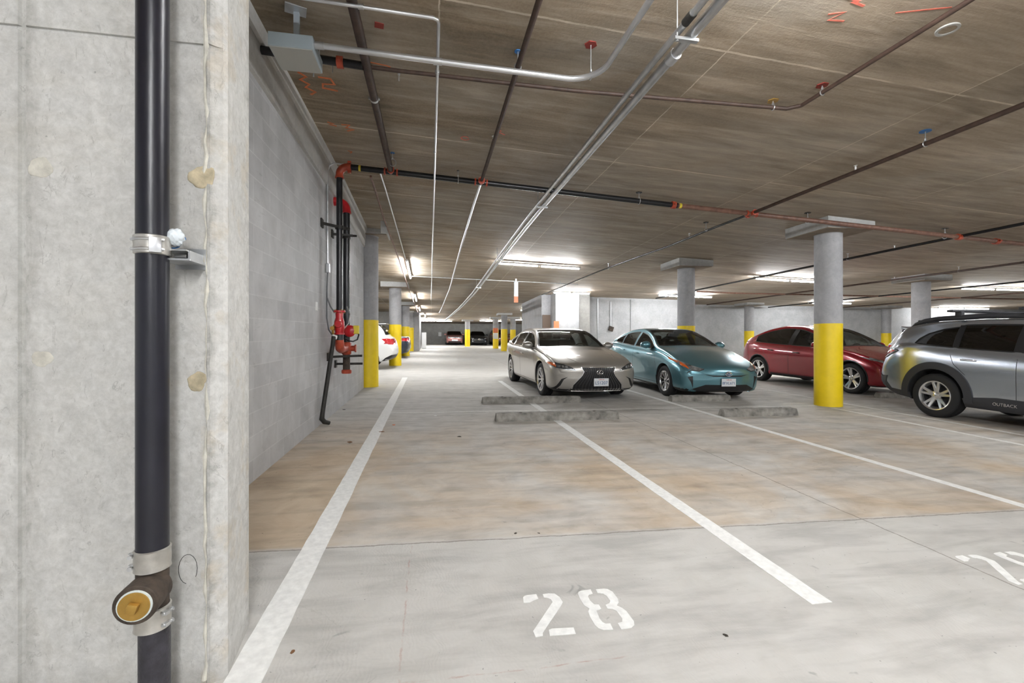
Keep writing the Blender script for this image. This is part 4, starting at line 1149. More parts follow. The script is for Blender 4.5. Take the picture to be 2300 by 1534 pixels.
scrap(.08, 7.2, .03, 'white', 'tiny white scrap behind the cross line', seed=15, flatz=.1)

# ================================================================ cars
def pchip(tab):
    xs = [p[0] for p in tab]; ys = [p[1] for p in tab]
    if xs[0] > xs[-1]: xs = xs[::-1]; ys = ys[::-1]
    n = len(xs); h = [xs[i + 1] - xs[i] for i in range(n - 1)]; d = [(ys[i + 1] - ys[i]) / h[i] for i in range(n - 1)]
    m = [d[0]] + [0 if d[i - 1] * d[i] <= 0 else (h[i - 1] + h[i]) * 3 / ((2 * h[i] + h[i - 1]) / d[i - 1] + (h[i] + 2 * h[i - 1]) / d[i]) for i in range(1, n - 1)] + [d[-1]]
    def f(x):
        if x <= xs[0]: return ys[0]
        if x >= xs[-1]: return ys[-1]
        i = 0
        while x > xs[i + 1]: i += 1
        t = (x - xs[i]) / h[i]; t2 = t * t; t3 = t2 * t
        return (2 * t3 - 3 * t2 + 1) * ys[i] + (t3 - 2 * t2 + t) * h[i] * m[i] + (-2 * t3 + 3 * t2) * ys[i + 1] + (t3 - t2) * h[i] * m[i + 1]
    return f

class Car:
    def __init__(s, sp):
        s.sp = sp
        s.top = pchip(sp['top']); s.bot = pchip(sp['bot']); s.belt = pchip(sp['belt']); s.W = pchip(sp['W'])
        s.A = pchip(sp.get('shift', [(sp['xf'], .26), (sp['xf'] - .5, .20), (sp['cowl'], .17), (sp['cowl'] - .9, .06), ((sp['cowl'] + sp['xr']) / 2, 0), (sp['xr'] + .9, -.08), (sp['xr'], -.22)]))
        s.tumble = sp.get('tumble', .42)
    def sec(s, x):
        zt, zb, w = s.top(x), s.bot(x), s.W(x); zl = min(s.belt(x), zt - .012)
        hg = max(0, zt - zl); H = zl - zb
        e = .955 * w; yr = e - .035 - s.tumble * max(0, hg - .05); k = min(1, hg / .3)
        zr = zt - .012 - .045 * k
        c = [(0, zb), (.45 * w, zb), (.84 * w, zb + .002), (.945 * w, zb + .05 * min(1, H / .5)), (.975 * w, zb + .22 * H), (.985 * w, zb + .42 * H), (.998 * w, zb + .62 * H), (w, zb + .76 * H), (.985 * w, zb + .90 * H), (e, zl),
             (e - .030, zl + .10 * (zr - zl)), ((e - .035) * .55 + yr * .45 + .012 * k, zl + .48 * (zr - zl)), (yr + .008 * k, zl + .86 * (zr - zl)), (yr - .035, zr + (zt - zr) * .45), (yr * .72, zt - .010 - .012 * (1 - k)), (yr * .36, zt - .002), (0, zt)]
        return c
    def spline(s, c, sub):
        out = []; n = len(c)
        for i in range(n - 1):
            p0 = c[i - 1] if i else (-c[1][0], c[1][1]); p1 = c[i]; p2 = c[i + 1]; p3 = c[i + 2] if i + 2 < n else (-c[i][0], c[i][1])
            for k in range(sub):
                t = k / sub
                q = []
                for a in (0, 1):
                    m1 = .42 * (p2[a] - p0[a]); m2 = .42 * (p3[a] - p1[a])
                    q.append((2 * t**3 - 3 * t**2 + 1) * p1[a] + (t**3 - 2 * t**2 + t) * m1 + (-2 * t**3 + 3 * t**2) * p2[a] + (t**3 - t**2) * m2)
                out.append((max(0, q[0]), q[1]))
        out.append(c[-1]); return out
    def sh(s, x, y):
        r = min(1.0, abs(y) / max(.3, s.sp['W0'])); return x - s.A(x) * r ** 2.2
    def outer(s, N=88, sub=3):
        xf, xr = s.sp['xf'], s.sp['xr']; L = xf - xr
        xs = []
        for i in range(N + 1):
            u = i / N; v = .72 * u + .28 * (.5 - .5 * cos(pi * u)); xs.append(xr + L * v)
        ex = [xr + .01, xr + .03, xf - .01, xf - .03, xr + .06, xf - .06]
        xs = sorted(set(xs + ex))
        m = MB(); rings = []
        for x in xs:
            h = s.spline(s.sec(x), sub)
            ring = [(s.sh(x, y), y, z) for y, z in h] + [(s.sh(x, y), -y, z) for y, z in h[-2:0:-1]]
            rings.append(ring)
        P = len(rings[0])
        vs = [v for r in rings for v in r]; fs = []
        for i in range(len(rings) - 1):
            for k in range(P):
                k2 = (k + 1) % P; fs.append((i * P + k, i * P + k2, (i + 1) * P + k2, (i + 1) * P + k))
        for idx, sgn in ((0, 1), (len(rings) - 1, -1)):
            r = rings[idx]; x = xs[idx]; zc = (min(p[2] for p in r) + max(p[2] for p in r)) / 2
            prev = [idx * P + k for k in range(P)]
            for f in (.8, .6, .4, .2):
                cur = []
                for k in range(P):
                    y = r[k][1] * f; z = zc + (r[k][2] - zc) * f; cur.append(len(vs)); vs.append((s.sh(x, y), y, z))
                for k in range(P):
                    k2 = (k + 1) % P; fs.append((prev[k], prev[k2], cur[k2], cur[k]))
                prev = cur
            c = len(vs); vs.append((s.sh(x, 0), 0, zc))
            for k in range(P): fs.append((prev[k], prev[(k + 1) % P], c))
        m.add(vs, fs, True); return m
    def cavity(s, x0, x1, n=22):
        m = MB(); vs = []; fs = []
        for i in range(n + 1):
            x = x0 + (x1 - x0) * i / n; w = s.W(x); zt = s.top(x); zl = min(s.belt(x), zt - .05); hg = max(.02, zt - zl)
            e = .955 * w; yr = max(.2, e - .035 - s.tumble * max(0, hg - .05)); zr = max(zl + .0, zt - .12)
            h = [(0, .42), (w - .33, .42), (w - .33, .74), (e - .085, zl - .04), (max(.15, yr - .055), zr), (yr * .6, zt - .062), (0, zt - .05)]
            ring = [(s.sh(x, y), y, z) for y, z in h] + [(s.sh(x, y), -y, z) for y, z in h[-2:0:-1]]
            vs += ring
        P = len(ring)
        for i in range(n):
            for k in range(P):
                k2 = (k + 1) % P; fs.append((i * P + k, i * P + k2, (i + 1) * P + k2, (i + 1) * P + k))
        fs += [tuple(range(P)), tuple(n * P + k for k in range(P - 1, -1, -1))]
        m.add(vs, fs); return m

def dens(poly, d=.05, closed=True):
    out = []; n = len(poly)
    for i in range(n if closed else n - 1):
        a = Vector(poly[i]); b = Vector(poly[(i + 1) % n]); k = max(1, int((b - a).length / d))
        for j in range(k): out.append(tuple(a.lerp(b, j / k)))
    if not closed: out.append(tuple(poly[-1]))
    return out

def cast(bvh, axis, a, b, side=1):
    if axis == 'side': o = Vector((a, 3 * side, b)); d = Vector((0, -side, 0))
    elif axis == 'front': o = Vector((4, a, b)); d = Vector((-1, 0, 0))
    elif axis == 'rear': o = Vector((-9, a, b)); d = Vector((1, 0, 0))
    else: o = Vector((a, b, 4)); d = Vector((0, 0, -1))
    loc, nor, i, dist = bvh.ray_cast(o, d)
    if loc is None: return None
    if nor.dot(d) > 0: nor = -nor
    return loc, nor

def patch(bvh, poly, axis, off=.004, side=1, res=.05, skirt=.012):
    P = dens(poly, res); n = len(P)
    xs = [p[0] for p in P]; ys = [p[1] for p in P]
    pts = [Vector(p) for p in P]
    x = min(xs) + res / 2
    while x < max(xs):
        y = min(ys) + res / 2
        while y < max(ys): pts.append(Vector((x, y + .0001))); y += res
        x += res
    r = delaunay_2d_cdt(pts, [], [list(range(n))], 1, 1e-5)
    V, F = r[0], r[2]
    pos = {}; m = MB(); vs = []; used = {}
    def get(i):
        if i not in used:
            h = cast(bvh, axis, V[i][0], V[i][1], side)
            if h is None: used[i] = None
            else: used[i] = len(vs); vs.append(h[0] + h[1] * off); pos[len(vs) - 1] = h[0] - h[1] * skirt
        return used[i]
    fs = []
    for f in F:
        q = [get(i) for i in f]
        if None in q: continue
        p = [vs[k] for k in q]
        if max((p[0] - p[1]).length, (p[1] - p[2]).length, (p[2] - p[0]).length) > res * 9: continue
        fs.append(tuple(q))
    ec = {}
    for f in fs:
        for i in range(len(f)):
            e = (f[i], f[(i + 1) % len(f)]); k = tuple(sorted(e)); ec.setdefault(k, []).append(e)
    if skirt > 0:
        low = {}
        for k, l in ec.items():
            if len(l) == 1:
                a, b = l[0]
                for q in (a, b):
                    if q not in low: low[q] = len(vs); vs.append(pos[q])
                fs.append((b, a, low[a], low[b]))
    m.add(vs, fs, True); return m

def ribbon(bvh, line, w, axis, off=.005, side=1, closed=False, res=.04, h=.006):
    """raised strip following a polyline on the body"""
    L = dens(line, res, closed); n = len(L); m = MB(); vs = []; ok = []
    for i, p in enumerate(L):
        a = Vector(L[i - 1] if (closed or i) else L[i]); b = Vector(L[(i + 1) % n] if (closed or i < n - 1) else L[i])
        t = (b - a); t.normalize(); s = Vector((t.y, -t.x)) * w / 2
        hs = [cast(bvh, axis, p[0] + s.x * k, p[1] + s.y * k, side) for k in (1, 0, -1)]
        if None in hs: ok.append(False); vs += [Vector((0, 0, 0))] * 5; continue
        ok.append(True)
        vs += [hs[0][0] - hs[0][1] * .01, hs[0][0] + hs[0][1] * off, hs[1][0] + hs[1][1] * (off + h * .4), hs[2][0] + hs[2][1] * off, hs[2][0] - hs[2][1] * .01]
    fs = []
    for i in range(n if closed else n - 1):
        j = (i + 1) % n
        if ok[i] and ok[j] and (vs[i * 5 + 2] - vs[j * 5 + 2]).length < .3:
            for k in range(4): fs.append((i * 5 + k, j * 5 + k, j * 5 + k + 1, i * 5 + k + 1))
    m.add(vs, fs, True)
    return m

def clean(m):
    used = sorted({i for f in m.f for i in f}); mp = {a: b for b, a in enumerate(used)}
    m.v = [m.v[i] for i in used]; m.f = [tuple(mp[i] for i in f) for f in m.f]; return m

def shape_circle(c, r, a0=0, a1=2 * pi, n=40):
    return [(c[0] + r * cos(a0 + (a1 - a0) * k / n), c[1] + r * sin(a0 + (a1 - a0) * k / n)) for k in range(n + (0 if abs(a1 - a0 - 2 * pi) < 1e-6 else 1))]

def text_part(txt, size, mat, parent, loc, rot, name='characters', ext=.0012):
    c = bpy.data.curves.new('t', 'FONT'); c.body = txt; c.size = size; c.extrude = ext; c.align_x = 'CENTER'; c.align_y = 'CENTER'; c.resolution_u = 3
    o = bpy.data.objects.new('t', c); COL.objects.link(o)
    dg = bpy.context.evaluated_depsgraph_get(); me = bpy.data.meshes.new_from_object(o.evaluated_get(dg))
    bpy.data.objects.remove(o, do_unlink=True)
    me.materials.clear(); me.materials.append(mat)
    ob = bpy.data.objects.new(name, me); COL.objects.link(ob); ob.parent = parent; ob.location = loc; ob.rotation_euler = rot
    return ob

def wheel(root, x, y, side, R, rr, w, style, steer=0):
    """tyre with rim sub-parts; side=+1 outer face toward +y"""
    c = Vector((x, y, R))
    def place(o):
        o.location = c; o.rotation_euler = (0, 0, steer)
    h = w / 2
    prof = [(rr - .005, -h * .80), (rr + .015, -h * .96), ((rr + R) / 2, -h), (R - .030, -h * .97), (R - .008, -h * .85), (R, -h * .62)]
    g = [-.42, -.14, .14, .42]
    for q in g: prof += [(R, (q - .04) * 2 * h * .8), (R - .008, (q - .03) * 2 * h * .8), (R - .008, (q + .03) * 2 * h * .8), (R, (q + .04) * 2 * h * .8)]
    prof += [(R, h * .62), (R - .008, h * .85), (R - .030, h * .97), ((rr + R) / 2, h), (rr + .015, h * .96), (rr - .005, h * .80)]
    m = MB(); m.lathe(prof, axis='Y', n=56, closed=True)
    ty = m.build('wheel', M['tyre'], root, angle=50); place(ty)
    # barrel and brake disc
    m = MB(); m.lathe([(rr - .004, -h * .78), (rr - .03, -h * .6), (rr - .035, h * .5), (rr - .006, h * .78), (rr - .006, h * .70), (rr - .045, h * .45), (rr - .04, -h * .6)], axis='Y', n=44, closed=True)
    m.lathe([(0, -side * h * .25), (rr * .72, -side * h * .25), (rr * .72, -side * h * .05), (.06, -side * h * .05), (.055, side * h * .2), (0, side * h * .2)], axis='Y', n=36)
    m.lathe([(0, -side * h * .30), (rr - .02, -side * h * .30), (rr - .02, -side * h * .34), (0, -side * h * .34)], axis='Y', n=36)
    m.build('brake_disc', M['hub'], ty)
    m = MB(); f = side * h
    m.lathe([(rr - .022, f * .66), (rr - .012, f * .90), (rr + .008, f * .985), (rr + .012, f * .93), (rr - .002, f * .72)], axis='Y', n=52, closed=True)
    n = style['n']; sw = style.get('w', .03); twin = style.get('twin', 0); ti = style.get('twist', 0)
    m.lathe([(0, f * .74), (.030, f * .76), (.042, f * .70), (.075, f * .62), (.078, f * .45), (0, f * .42)], axis='Y', n=30)
    def spoke(a, w0, w1, a2=None):
        a2 = a if a2 is None else a2
        p0 = Vector((.04 * cos(a), 0, .04 * sin(a))); p1 = Vector(((rr - .006) * cos(a2), 0, (rr - .006) * sin(a2)))
        d = (p1 - p0).normalized(); s = Vector((-d.z, 0, d.x)); vs = []
        for i in range(5):
            t = i / 4; p = p0.lerp(p1, t); ww = w0 + (w1 - w0) * t; dep = f * (.66 + .20 * t ** 1.5)
            for sx, dz in ((-1, -.010), (-.7, 0), (.7, 0), (1, -.010)):
                vs.append(p + s * ww * sx + Vector((0, dep + side * dz, 0)))
            vs.append(p + s * ww + Vector((0, dep - side * .035, 0))); vs.append(p - s * ww + Vector((0, dep - side * .035, 0)))
        fs = []
        for i in range(4):
            for k in range(6): fs.append((i * 6 + k, i * 6 + (k + 1) % 6, (i + 1) * 6 + (k + 1) % 6, (i + 1) * 6 + k))
        fs += [tuple(range(6)), tuple(24 + k for k in range(5, -1, -1))]
        m.add(vs, fs)
    for k in range(n):
        a = 2 * pi * k / n + style.get('ph', .3)
        if twin: spoke(a - twin * .2, sw * .8, sw * .6, a - twin); spoke(a + twin * .2, sw * .8, sw * .6, a + twin)
        else: spoke(a, sw, sw * style.get('flare', 1), a + ti)
    for k in range(5):
        a = 2 * pi * k / 5; m.tube([(.052 * cos(a), f * .70, .052 * sin(a)), (.052 * cos(a), f * .60, .052 * sin(a))], .008, 8)
    m.build('rim', M[style.get('mat', 'alloy')], ty, angle=35)
    return ty

def seat(root, x, y, mat, w=.48, tilt=.3, z0=.50, head=True):
    m = MB(); m.box((x, y, z0), (.50, w, .16), Euler((0, -.10, 0)), .05)
    back = Vector((x - .26 - .16, y, z0 + .34)); m.box(back, (.13, w * .96, .60), Euler((0, -tilt, 0)), .05)
    if head:
        m.box((x - .26 - .29, y, z0 + .75), (.10, .26, .17), Euler((0, -tilt, 0)), .04)
        for s in (-.06, .06): m.cyl((x - .26 - .26, y + s, z0 + .6), (x - .26 - .28, y + s, z0 + .70), .007, 6)
    return m.build('seat', mat, root)

def build_car(sp, name, label, axle, fwd, cat='car', group=None):
    C = Car(sp)
    f = Vector((fwd[0], fwd[1], 0)).normalized()
    f.z = -0.0094 * f.x + 0.0212 * f.y; f.normalize()
    up = Vector((.0094, -.0212, 1)).normalized(); left = up.cross(f)
    R3 = Matrix((f, left, up)).transposed()
    root = thing(name, label, cat, (axle[0], axle[1], fz(*axle)), R3.to_euler(), group)
    wb, R, rr, W0 = sp['wb'], sp['R'], sp['rr'], sp['W0']
    full = sp.get('full', True)
    om = C.outer(sp.get('N', 88), 3 if full else 2)
    ome = om.mesh('outer')
    bvh0 = BVHTree.FromPolygons([v.co[:] for v in ome.vertices], [tuple(p.vertices) for p in ome.polygons])
    cut = []
    def cutter(m):
        me = m.mesh('cut'); o = bpy.data.objects.new('cut', me); COL.objects.link(o); cut.append(o)
    cowl, head, rh, rb = sp['cowl'], sp['head'], sp['rhead'], sp['rbase']
    def gl_edges(x): 
        zt = C.top(x); zl = min(C.belt(x), zt - .012); hg = zt - zl; e = .955 * C.W(x)
        return e - .035 - C.tumble * max(0, hg - .05)
    def glass_poly(xa, xb, inset):
        """top view polygon of wind/rear screen between stations xa (low edge) and xb (roof edge)"""
        n = 8; L = []
        for i in range(n + 1):
            x = xa + (xb - xa) * i / n; y = gl_edges(x) - inset; L.append((C.sh(x, y), y))
        endA = [(C.sh(xa, y), y) for y in [L[0][1] * (1 - 2 * k / 10) for k in range(1, 10)]]
        endB = [(C.sh(xb, y), y) for y in [-L[-1][1] * (1 - 2 * k / 10) for k in range(1, 10)]]
        return L[::-1] + endA + [(x, -y) for x, y in L] + endB
    ws = glass_poly(cowl - .05, head + .02, .055)
    rw = glass_poly(rb + .04, rh - .02, .065)
    def side_win(x0, x1, lo=.035, hi=.105, front_cut=0, rear_cut=0):
        n = 26; bo = []; tp = []
        for i in range(n + 1):
            x = x0 + (x1 - x0) * i / n; b = C.belt(x) + lo; t = C.top(x) - hi
            if t > b + .015: bo.append((C.sh(x, .8 * W0), b)); tp.append((C.sh(x, .7 * W0), t))
        return bo + tp[::-1]
    wins = [(side_win(*w) if not isinstance(w[0], tuple) else list(w)) for w in sp['wins']]
    if full:
        cutter(C.cavity(sp['rbase'] + sp.get('cavr', .25), cowl - .10))
        m = MB(); m.prism(ws, C.belt(cowl) - .10, 2.2); cutter(m)
        m = MB(); m.prism(rw, C.belt(rb) - .12 if sp.get('rlow') is None else sp['rlow'], 2.2); cutter(m)
        for w in wins:
            m = MB(); n = len(w)
            vs = [(x, -1.5, z) for x, z in w] + [(x, 1.5, z) for x, z in w]
            m.add(vs, [tuple(range(n)), tuple(range(2 * n - 1, n - 1, -1))] + [(i, (i + 1) % n, n + (i + 1) % n, n + i) for i in range(n)]); cutter(m)
    ar = sp.get('arch', R + .045)
    for x in (0, -wb):
        for s in (1, -1):
            m = MB(); n = 40; cz_ = R + .01
            P = shape_circle((x, cz_), ar, 0, pi, 28) + [(x - ar, -.3), (x + ar, -.3)]
            y0, y1 = s * (W0 - .30), s * 1.4; n = len(P)
            vs = [(a, y0, b) for a, b in P] + [(a, y1, b) for a, b in P]
            m.add(vs, [tuple(range(n)), tuple(range(2 * n - 1, n - 1, -1))] + [(i, (i + 1) % n, n + (i + 1) % n, n + i) for i in range(n)]); cutter(m)
    bo = bpy.data.objects.new('body', ome); COL.objects.link(bo)
    for c in cut:
        md = bo.modifiers.new('b', 'BOOLEAN'); md.operation = 'DIFFERENCE'; md.object = c; md.solver = 'EXACT'
    dg = bpy.context.evaluated_depsgraph_get(); dg.update()
    me = bpy.data.meshes.new_from_object(bo.evaluated_get(dg))
    bpy.data.objects.remove(bo, do_unlink=True)
    for c in cut: bpy.data.objects.remove(c, do_unlink=True)
    me.materials.clear(); me.materials.append(M[sp['paint']]); me.materials.append(M['interior']); me.materials.append(M.get(sp.get('lower', 'blacktrim')))
    for p in me.polygons:
        loc, nor, i, d = bvh0.find_nearest(p.center)
        p.material_index = 0 if d < .0035 else 1
        if p.material_index == 0 and p.center.z < sp.get('sill', .235) and p.normal.z < -.3: p.material_index = 2
        p.use_smooth = d < .0035
    me.name = 'body'
    bm = bmesh.new(); bm.from_mesh(me); bmesh.ops.remove_doubles(bm, verts=bm.verts, dist=.0004); bm.to_mesh(me); bm.free()
    me.set_sharp_from_angle(angle=radians(38))
    body = bpy.data.objects.new('body', me); COL.objects.link(body); body.parent = root
    B = bvh0
    def P(name, poly, axis, mat, off=.004, side=1, res=.04, parent=None, skirt=.012, label=None):
        o = clean(patch(B, poly, axis, off, side, res, skirt)).build(name, M[mat], parent or root, angle=50)
        if label: o['label'] = label
        return o
    def RB(name, line, w, axis, mat, off=.004, side=1, closed=False, parent=None, h=.004):
        return clean(ribbon(B, line, w, axis, off, side, closed, h=h)).build(name, M[mat], parent or root, angle=50)
    gm = sp.get('glass', 'glass')
    g = P('windscreen', ws, 'top', 'glass' if full else 'privacy', -.004 if full else .004, res=.08, skirt=0 if full else .01)
    RB('screen_seal', ws, .035, 'top', 'blacktrim', .002, closed=True, parent=g)
    g = P('rear_window', rw, 'top', gm if full else 'privacy', -.004 if full else .004, res=.08, skirt=0 if full else .01)
    RB('screen_seal', rw, .03, 'top', 'blacktrim', .002, closed=True, parent=g)
    for s in (1, -1):
        for i, w in enumerate(wins):
            mt = (sp.get('wmats') or [gm] * 9)[i]
            g = P('side_window', w, 'side', mt if full else 'privacy', -.004 if full else .004, s, res=.07, skirt=0 if full else .01)
            RB('window_trim', w, .018, 'side', sp.get('wtrim', 'blacktrim'), .002, s, True, parent=g)
        for w in sp.get('pillars', []): P('pillar_cover', side_win(*w), 'side', 'blacktrim', .002, s, res=.05)
        # shut lines
        for line in sp.get('shut', []):
            RB('door_gap', line, .007, 'side', 'interior', .0005, s, h=.0005)
        for (hx, hz_) in sp.get('handles', []):
            h = cast(B, 'side', hx, hz_, s)
            if h:
                m = MB(); m.tube([h[0] + Vector((.10, -.01 * s, 0)), h[0] + Vector((.08, .026 * s, 0)), h[0] + Vector((-.08, .028 * s, .004)), h[0] + Vector((-.10, -.01 * s, .004))], [.010, .015, .015, .010], 10)
                m.build('door_handle', M[sp.get('handlemat', sp['paint'])], root)
        # mirrors
        mx, mz_ = sp['mirror']
        h = cast(B, 'side', mx, mz_ - .07, s)
        if h:
            p = Vector((mx - .03, h[0].y + .13 * s, mz_))
            m = MB(); bm = bmesh.new(); bmesh.ops.create_icosphere(bm, subdivisions=3, radius=1)
            for v in bm.verts:
                c = v.co; k = max(-.35, c.x)  # flat glass side to the rear
                v.co = Vector((k * .085, c.y * .125, c.z * .082 * (1 - .15 * c.y * s)))
            bm.verts.index_update(); m.add([v.co + p for v in bm.verts], [tuple(v.index for v in ff.verts) for ff in bm.faces], True); bm.free()
            mi = m.build('wing_mirror', M[sp['paint']], root, angle=60)
            m = MB(); m.bar(h[0] + Vector((0, -.02 * s, 0)), p - Vector((0, .03 * s, .055)), .05, .028); m.build('mirror_arm', M['blacktrim'], mi)
            m = MB(); m.box(p + Vector((-.034, 0, 0)), (.008, .20, .12), ch=.003); m.build('mirror_glass', M['chrome'], mi)
        for x in (0, -wb):
            a0, a1 = -.12, pi + .12
            lw, lo, lm = sp.get('flare', (.02, .001, sp['paint']))
            L = shape_circle((x, R + .01), ar + lw / 2 - .004, a0, a1, 30)
            RB('arch_trim' if lm != sp['paint'] else 'arch_lip', L, lw, 'side', lm, lo, s, h=.008)
        if 'skirt' in sp:
            P('sill_cladding', sp['skirt'], 'side', sp.get('skirtmat', 'cladding'), .010, s, res=.09)
    for x in (0, -wb):
        for s in (1, -1):
            wheel(root, x, s * (W0 - sp['tw'] / 2 - sp.get('inset', .025)), s, R, rr, sp['tw'], sp['rim'], sp.get('steer', 0) if x == 0 else 0)
    m = MB(); m.box((-wb / 2, 0, .27), (wb + .6, 1.2, .10)); m.cyl((0, -.7, R), (0, .7, R), .04, 10); m.cyl((-wb, -.7, R), (-wb, .7, R), .05, 10)
    m.build('underbody', M['interior'], root)
    if full:
        sm = M[sp.get('seatmat', 'seat')]; xs_ = cowl - 1.12
        for s in (-.37, .37): seat(root, xs_, s, sm, z0=sp.get('seatz', .52))
        seat(root, xs_ - .88, 0, sm, w=1.22, tilt=.38, z0=sp.get('seatz', .52), head=False)
        m = MB()
        for s in (-.42, 0, .42): m.box((xs_ - .88 - .58, s, sp.get('seatz', .52) + .70), (.09, .24, .13), Euler((0, -.38, 0)), .03)
        m.build('rear_headrest', sm, root)
        m = MB(); m.box((cowl - .32, 0, C.belt(cowl) - .12), (.5, 1.35, .20), Euler((0, .12, 0)), .05); m.build('dashboard', M['interior'], root)
        m = MB(); c = Vector((cowl - .66, .37, C.belt(cowl) - .02)); tl = .45
        m.tube([c + Vector((.185 * cos(a) * sin(tl), .185 * sin(a), .185 * cos(a) * cos(tl))) for a in [2 * pi * k / 28 for k in range(28)]], .014, 8, closed=True)
        m.bar(c - Vector((0, .17, 0)), c + Vector((0, .17, 0)), .03, .03); m.cyl(c, c + Vector((.28, 0, -.12)), .03, 10)
        m.build('steering_wheel', M['blacktrim'], root)
        m = MB(); q = cast(B, 'top', head + .13, 0)[0]; m.box(q + Vector((.02, 0, -.10)), (.03, .24, .06), ch=.01); m.cyl(q + Vector((.02, 0, -.08)), q - Vector((0, 0, .01)), .01, 8); m.build('interior_mirror', M['blacktrim'], root)
    return root, C, B, P, RB, bvh0

def plate(root, B, axis, y, z, txt, colmat, blue=False, w=.305, h=.152, sub='California', colr='platered', tsize=.088):
    hit = cast(B, axis, y, z)[0]; s = 1 if axis == 'front' else -1
    for q in ((y - w / 2, z), (y + w / 2, z), (y, z + h / 2), (y, z - h / 2)):
        r = cast(B, axis, *q)
        if r and r[0].x * s > hit.x * s: hit = r[0]
    x = hit.x + s * .022
    m = MB(); m.box((x, y, z), (.008, w, h), ch=.003); pl = m.build('number_plate', M['plate'], root)
    m = MB(); m.box((x - s * .012, y, z), (.02, w * .8, h * .7)); m.build('plate_mount', M['blacktrim'], pl)
    rz = (pi / 2, 0, pi / 2 * s)
    text_part(txt, tsize, M[colmat], pl, (x + s * .005, y, z - .014), rz)
    text_part(sub, .030, M[colr], pl, (x + s * .005, y, z + .054), rz, 'state_name')
    return pl

def emblem_ring(root, x, y, z, rx, rz, mat='chrome', n=28, r=.006):
    return [Vector((x, y + rx * cos(a), z + rz * sin(a))) for a in [2 * pi * k / n for k in range(n)]]

# ---------------------------------------------------------------- champagne silver sedan
mir = lambda poly: [(-a, b) for a, b in poly]
sp = dict(xf=.985, xr=-3.99, cowl=-.40, head=-1.33, rhead=-2.62, rbase=-3.38, wb=2.87, W0=.932, R=.343, rr=.238, tw=.225,
  top=[(.985, .595), (.972, .655), (.93, .715), (.80, .775), (.45, .875), (.0, .955), (-.40, 1.015), (-.85, 1.235), (-1.28, 1.390), (-1.7, 1.440), (-2.05, 1.445), (-2.5, 1.405), (-2.9, 1.300), (-3.38, 1.135), (-3.8, 1.105), (-3.93, 1.065), (-3.97, .95), (-3.985, .80), (-3.99, .70)],
  bot=[(.985, .43), (.97, .30), (.93, .215), (.75, .175), (-3.5, .185), (-3.85, .25), (-3.96, .36), (-3.99, .52)],
  belt=[(.985, .54), (.95, .63), (.80, .70), (.45, .79), (0, .875), (-.5, .935), (-1.5, .955), (-2.8, .985), (-3.4, 1.03), (-3.85, 1.03), (-3.96, .85), (-3.99, .65)],
  W=[(.985, .80), (.955, .85), (.85, .895), (.5, .92), (0, .928), (-1.4, .932), (-2.87, .930), (-3.5, .90), (-3.85, .84), (-3.96, .76), (-3.99, .66)],
  wins=[(-.62, -1.68), (-1.80, -2.60), (-2.68, -3.10)], pillars=[(-1.67, -1.81)], paint='p_silver', glass='glass', wtrim='chrome',
  shut=[[(-.42, .30), (-.40, .62), (-.50, .90)], [(-1.74, .26), (-1.74, .955)], [(-2.62, .97), (-2.58, .75), (-2.46, .58), (-2.42, .30)], [(-.45, .27), (-2.40, .27)], [(.50, .80), (.20, .86), (-.35, .915)]],
  handles=[(-1.50, .83), (-2.32, .85)], mirror=(-.78, 1.035), rim=dict(n=10, w=.011, twin=.07, ph=.1, mat='alloy'), flare=(.02, .001, 'p_silver'), skirt=None, steer=0, seatmat='seat')
sp.pop('skirt')
root, C, B, P, RB, bv = build_car(sp, 'sedan', 'champagne silver sedan with a dark spindle grille parked behind the wheel stop', (3.18, 9.36), (.043, -1))
GR = [(-.345, .655), (-.30, .575), (-.335, .50), (-.50, .315), (-.515, .235), (-.47, .205), (.47, .205), (.515, .235), (.50, .315), (.335, .50), (.30, .575), (.345, .655)]
gr = P('grille', GR, 'front', 'blacktrim', .002, res=.03)
for k in range(-15, 16):
    y = k / 15
    line = []
    for (z, hw) in ((.650, .335), (.575, .292), (.50, .325), (.40, .415), (.315, .488), (.235, .502), (.212, .47)):
        wob = .012 if (z < .56) else -.004
        line.append((y * hw * .985 + (math.copysign(wob, y) * (1 - abs(y)) if k else 0), z))
    RB('grille_bar', line, .0065, 'front', 'alloy' if k % 2 == 0 else 'alloydark', .004, parent=gr, h=.012)
RB('grille_surround', [(-.355, .662), (.355, .662)], .012, 'front', 'chrome', .004, parent=gr, h=.006)
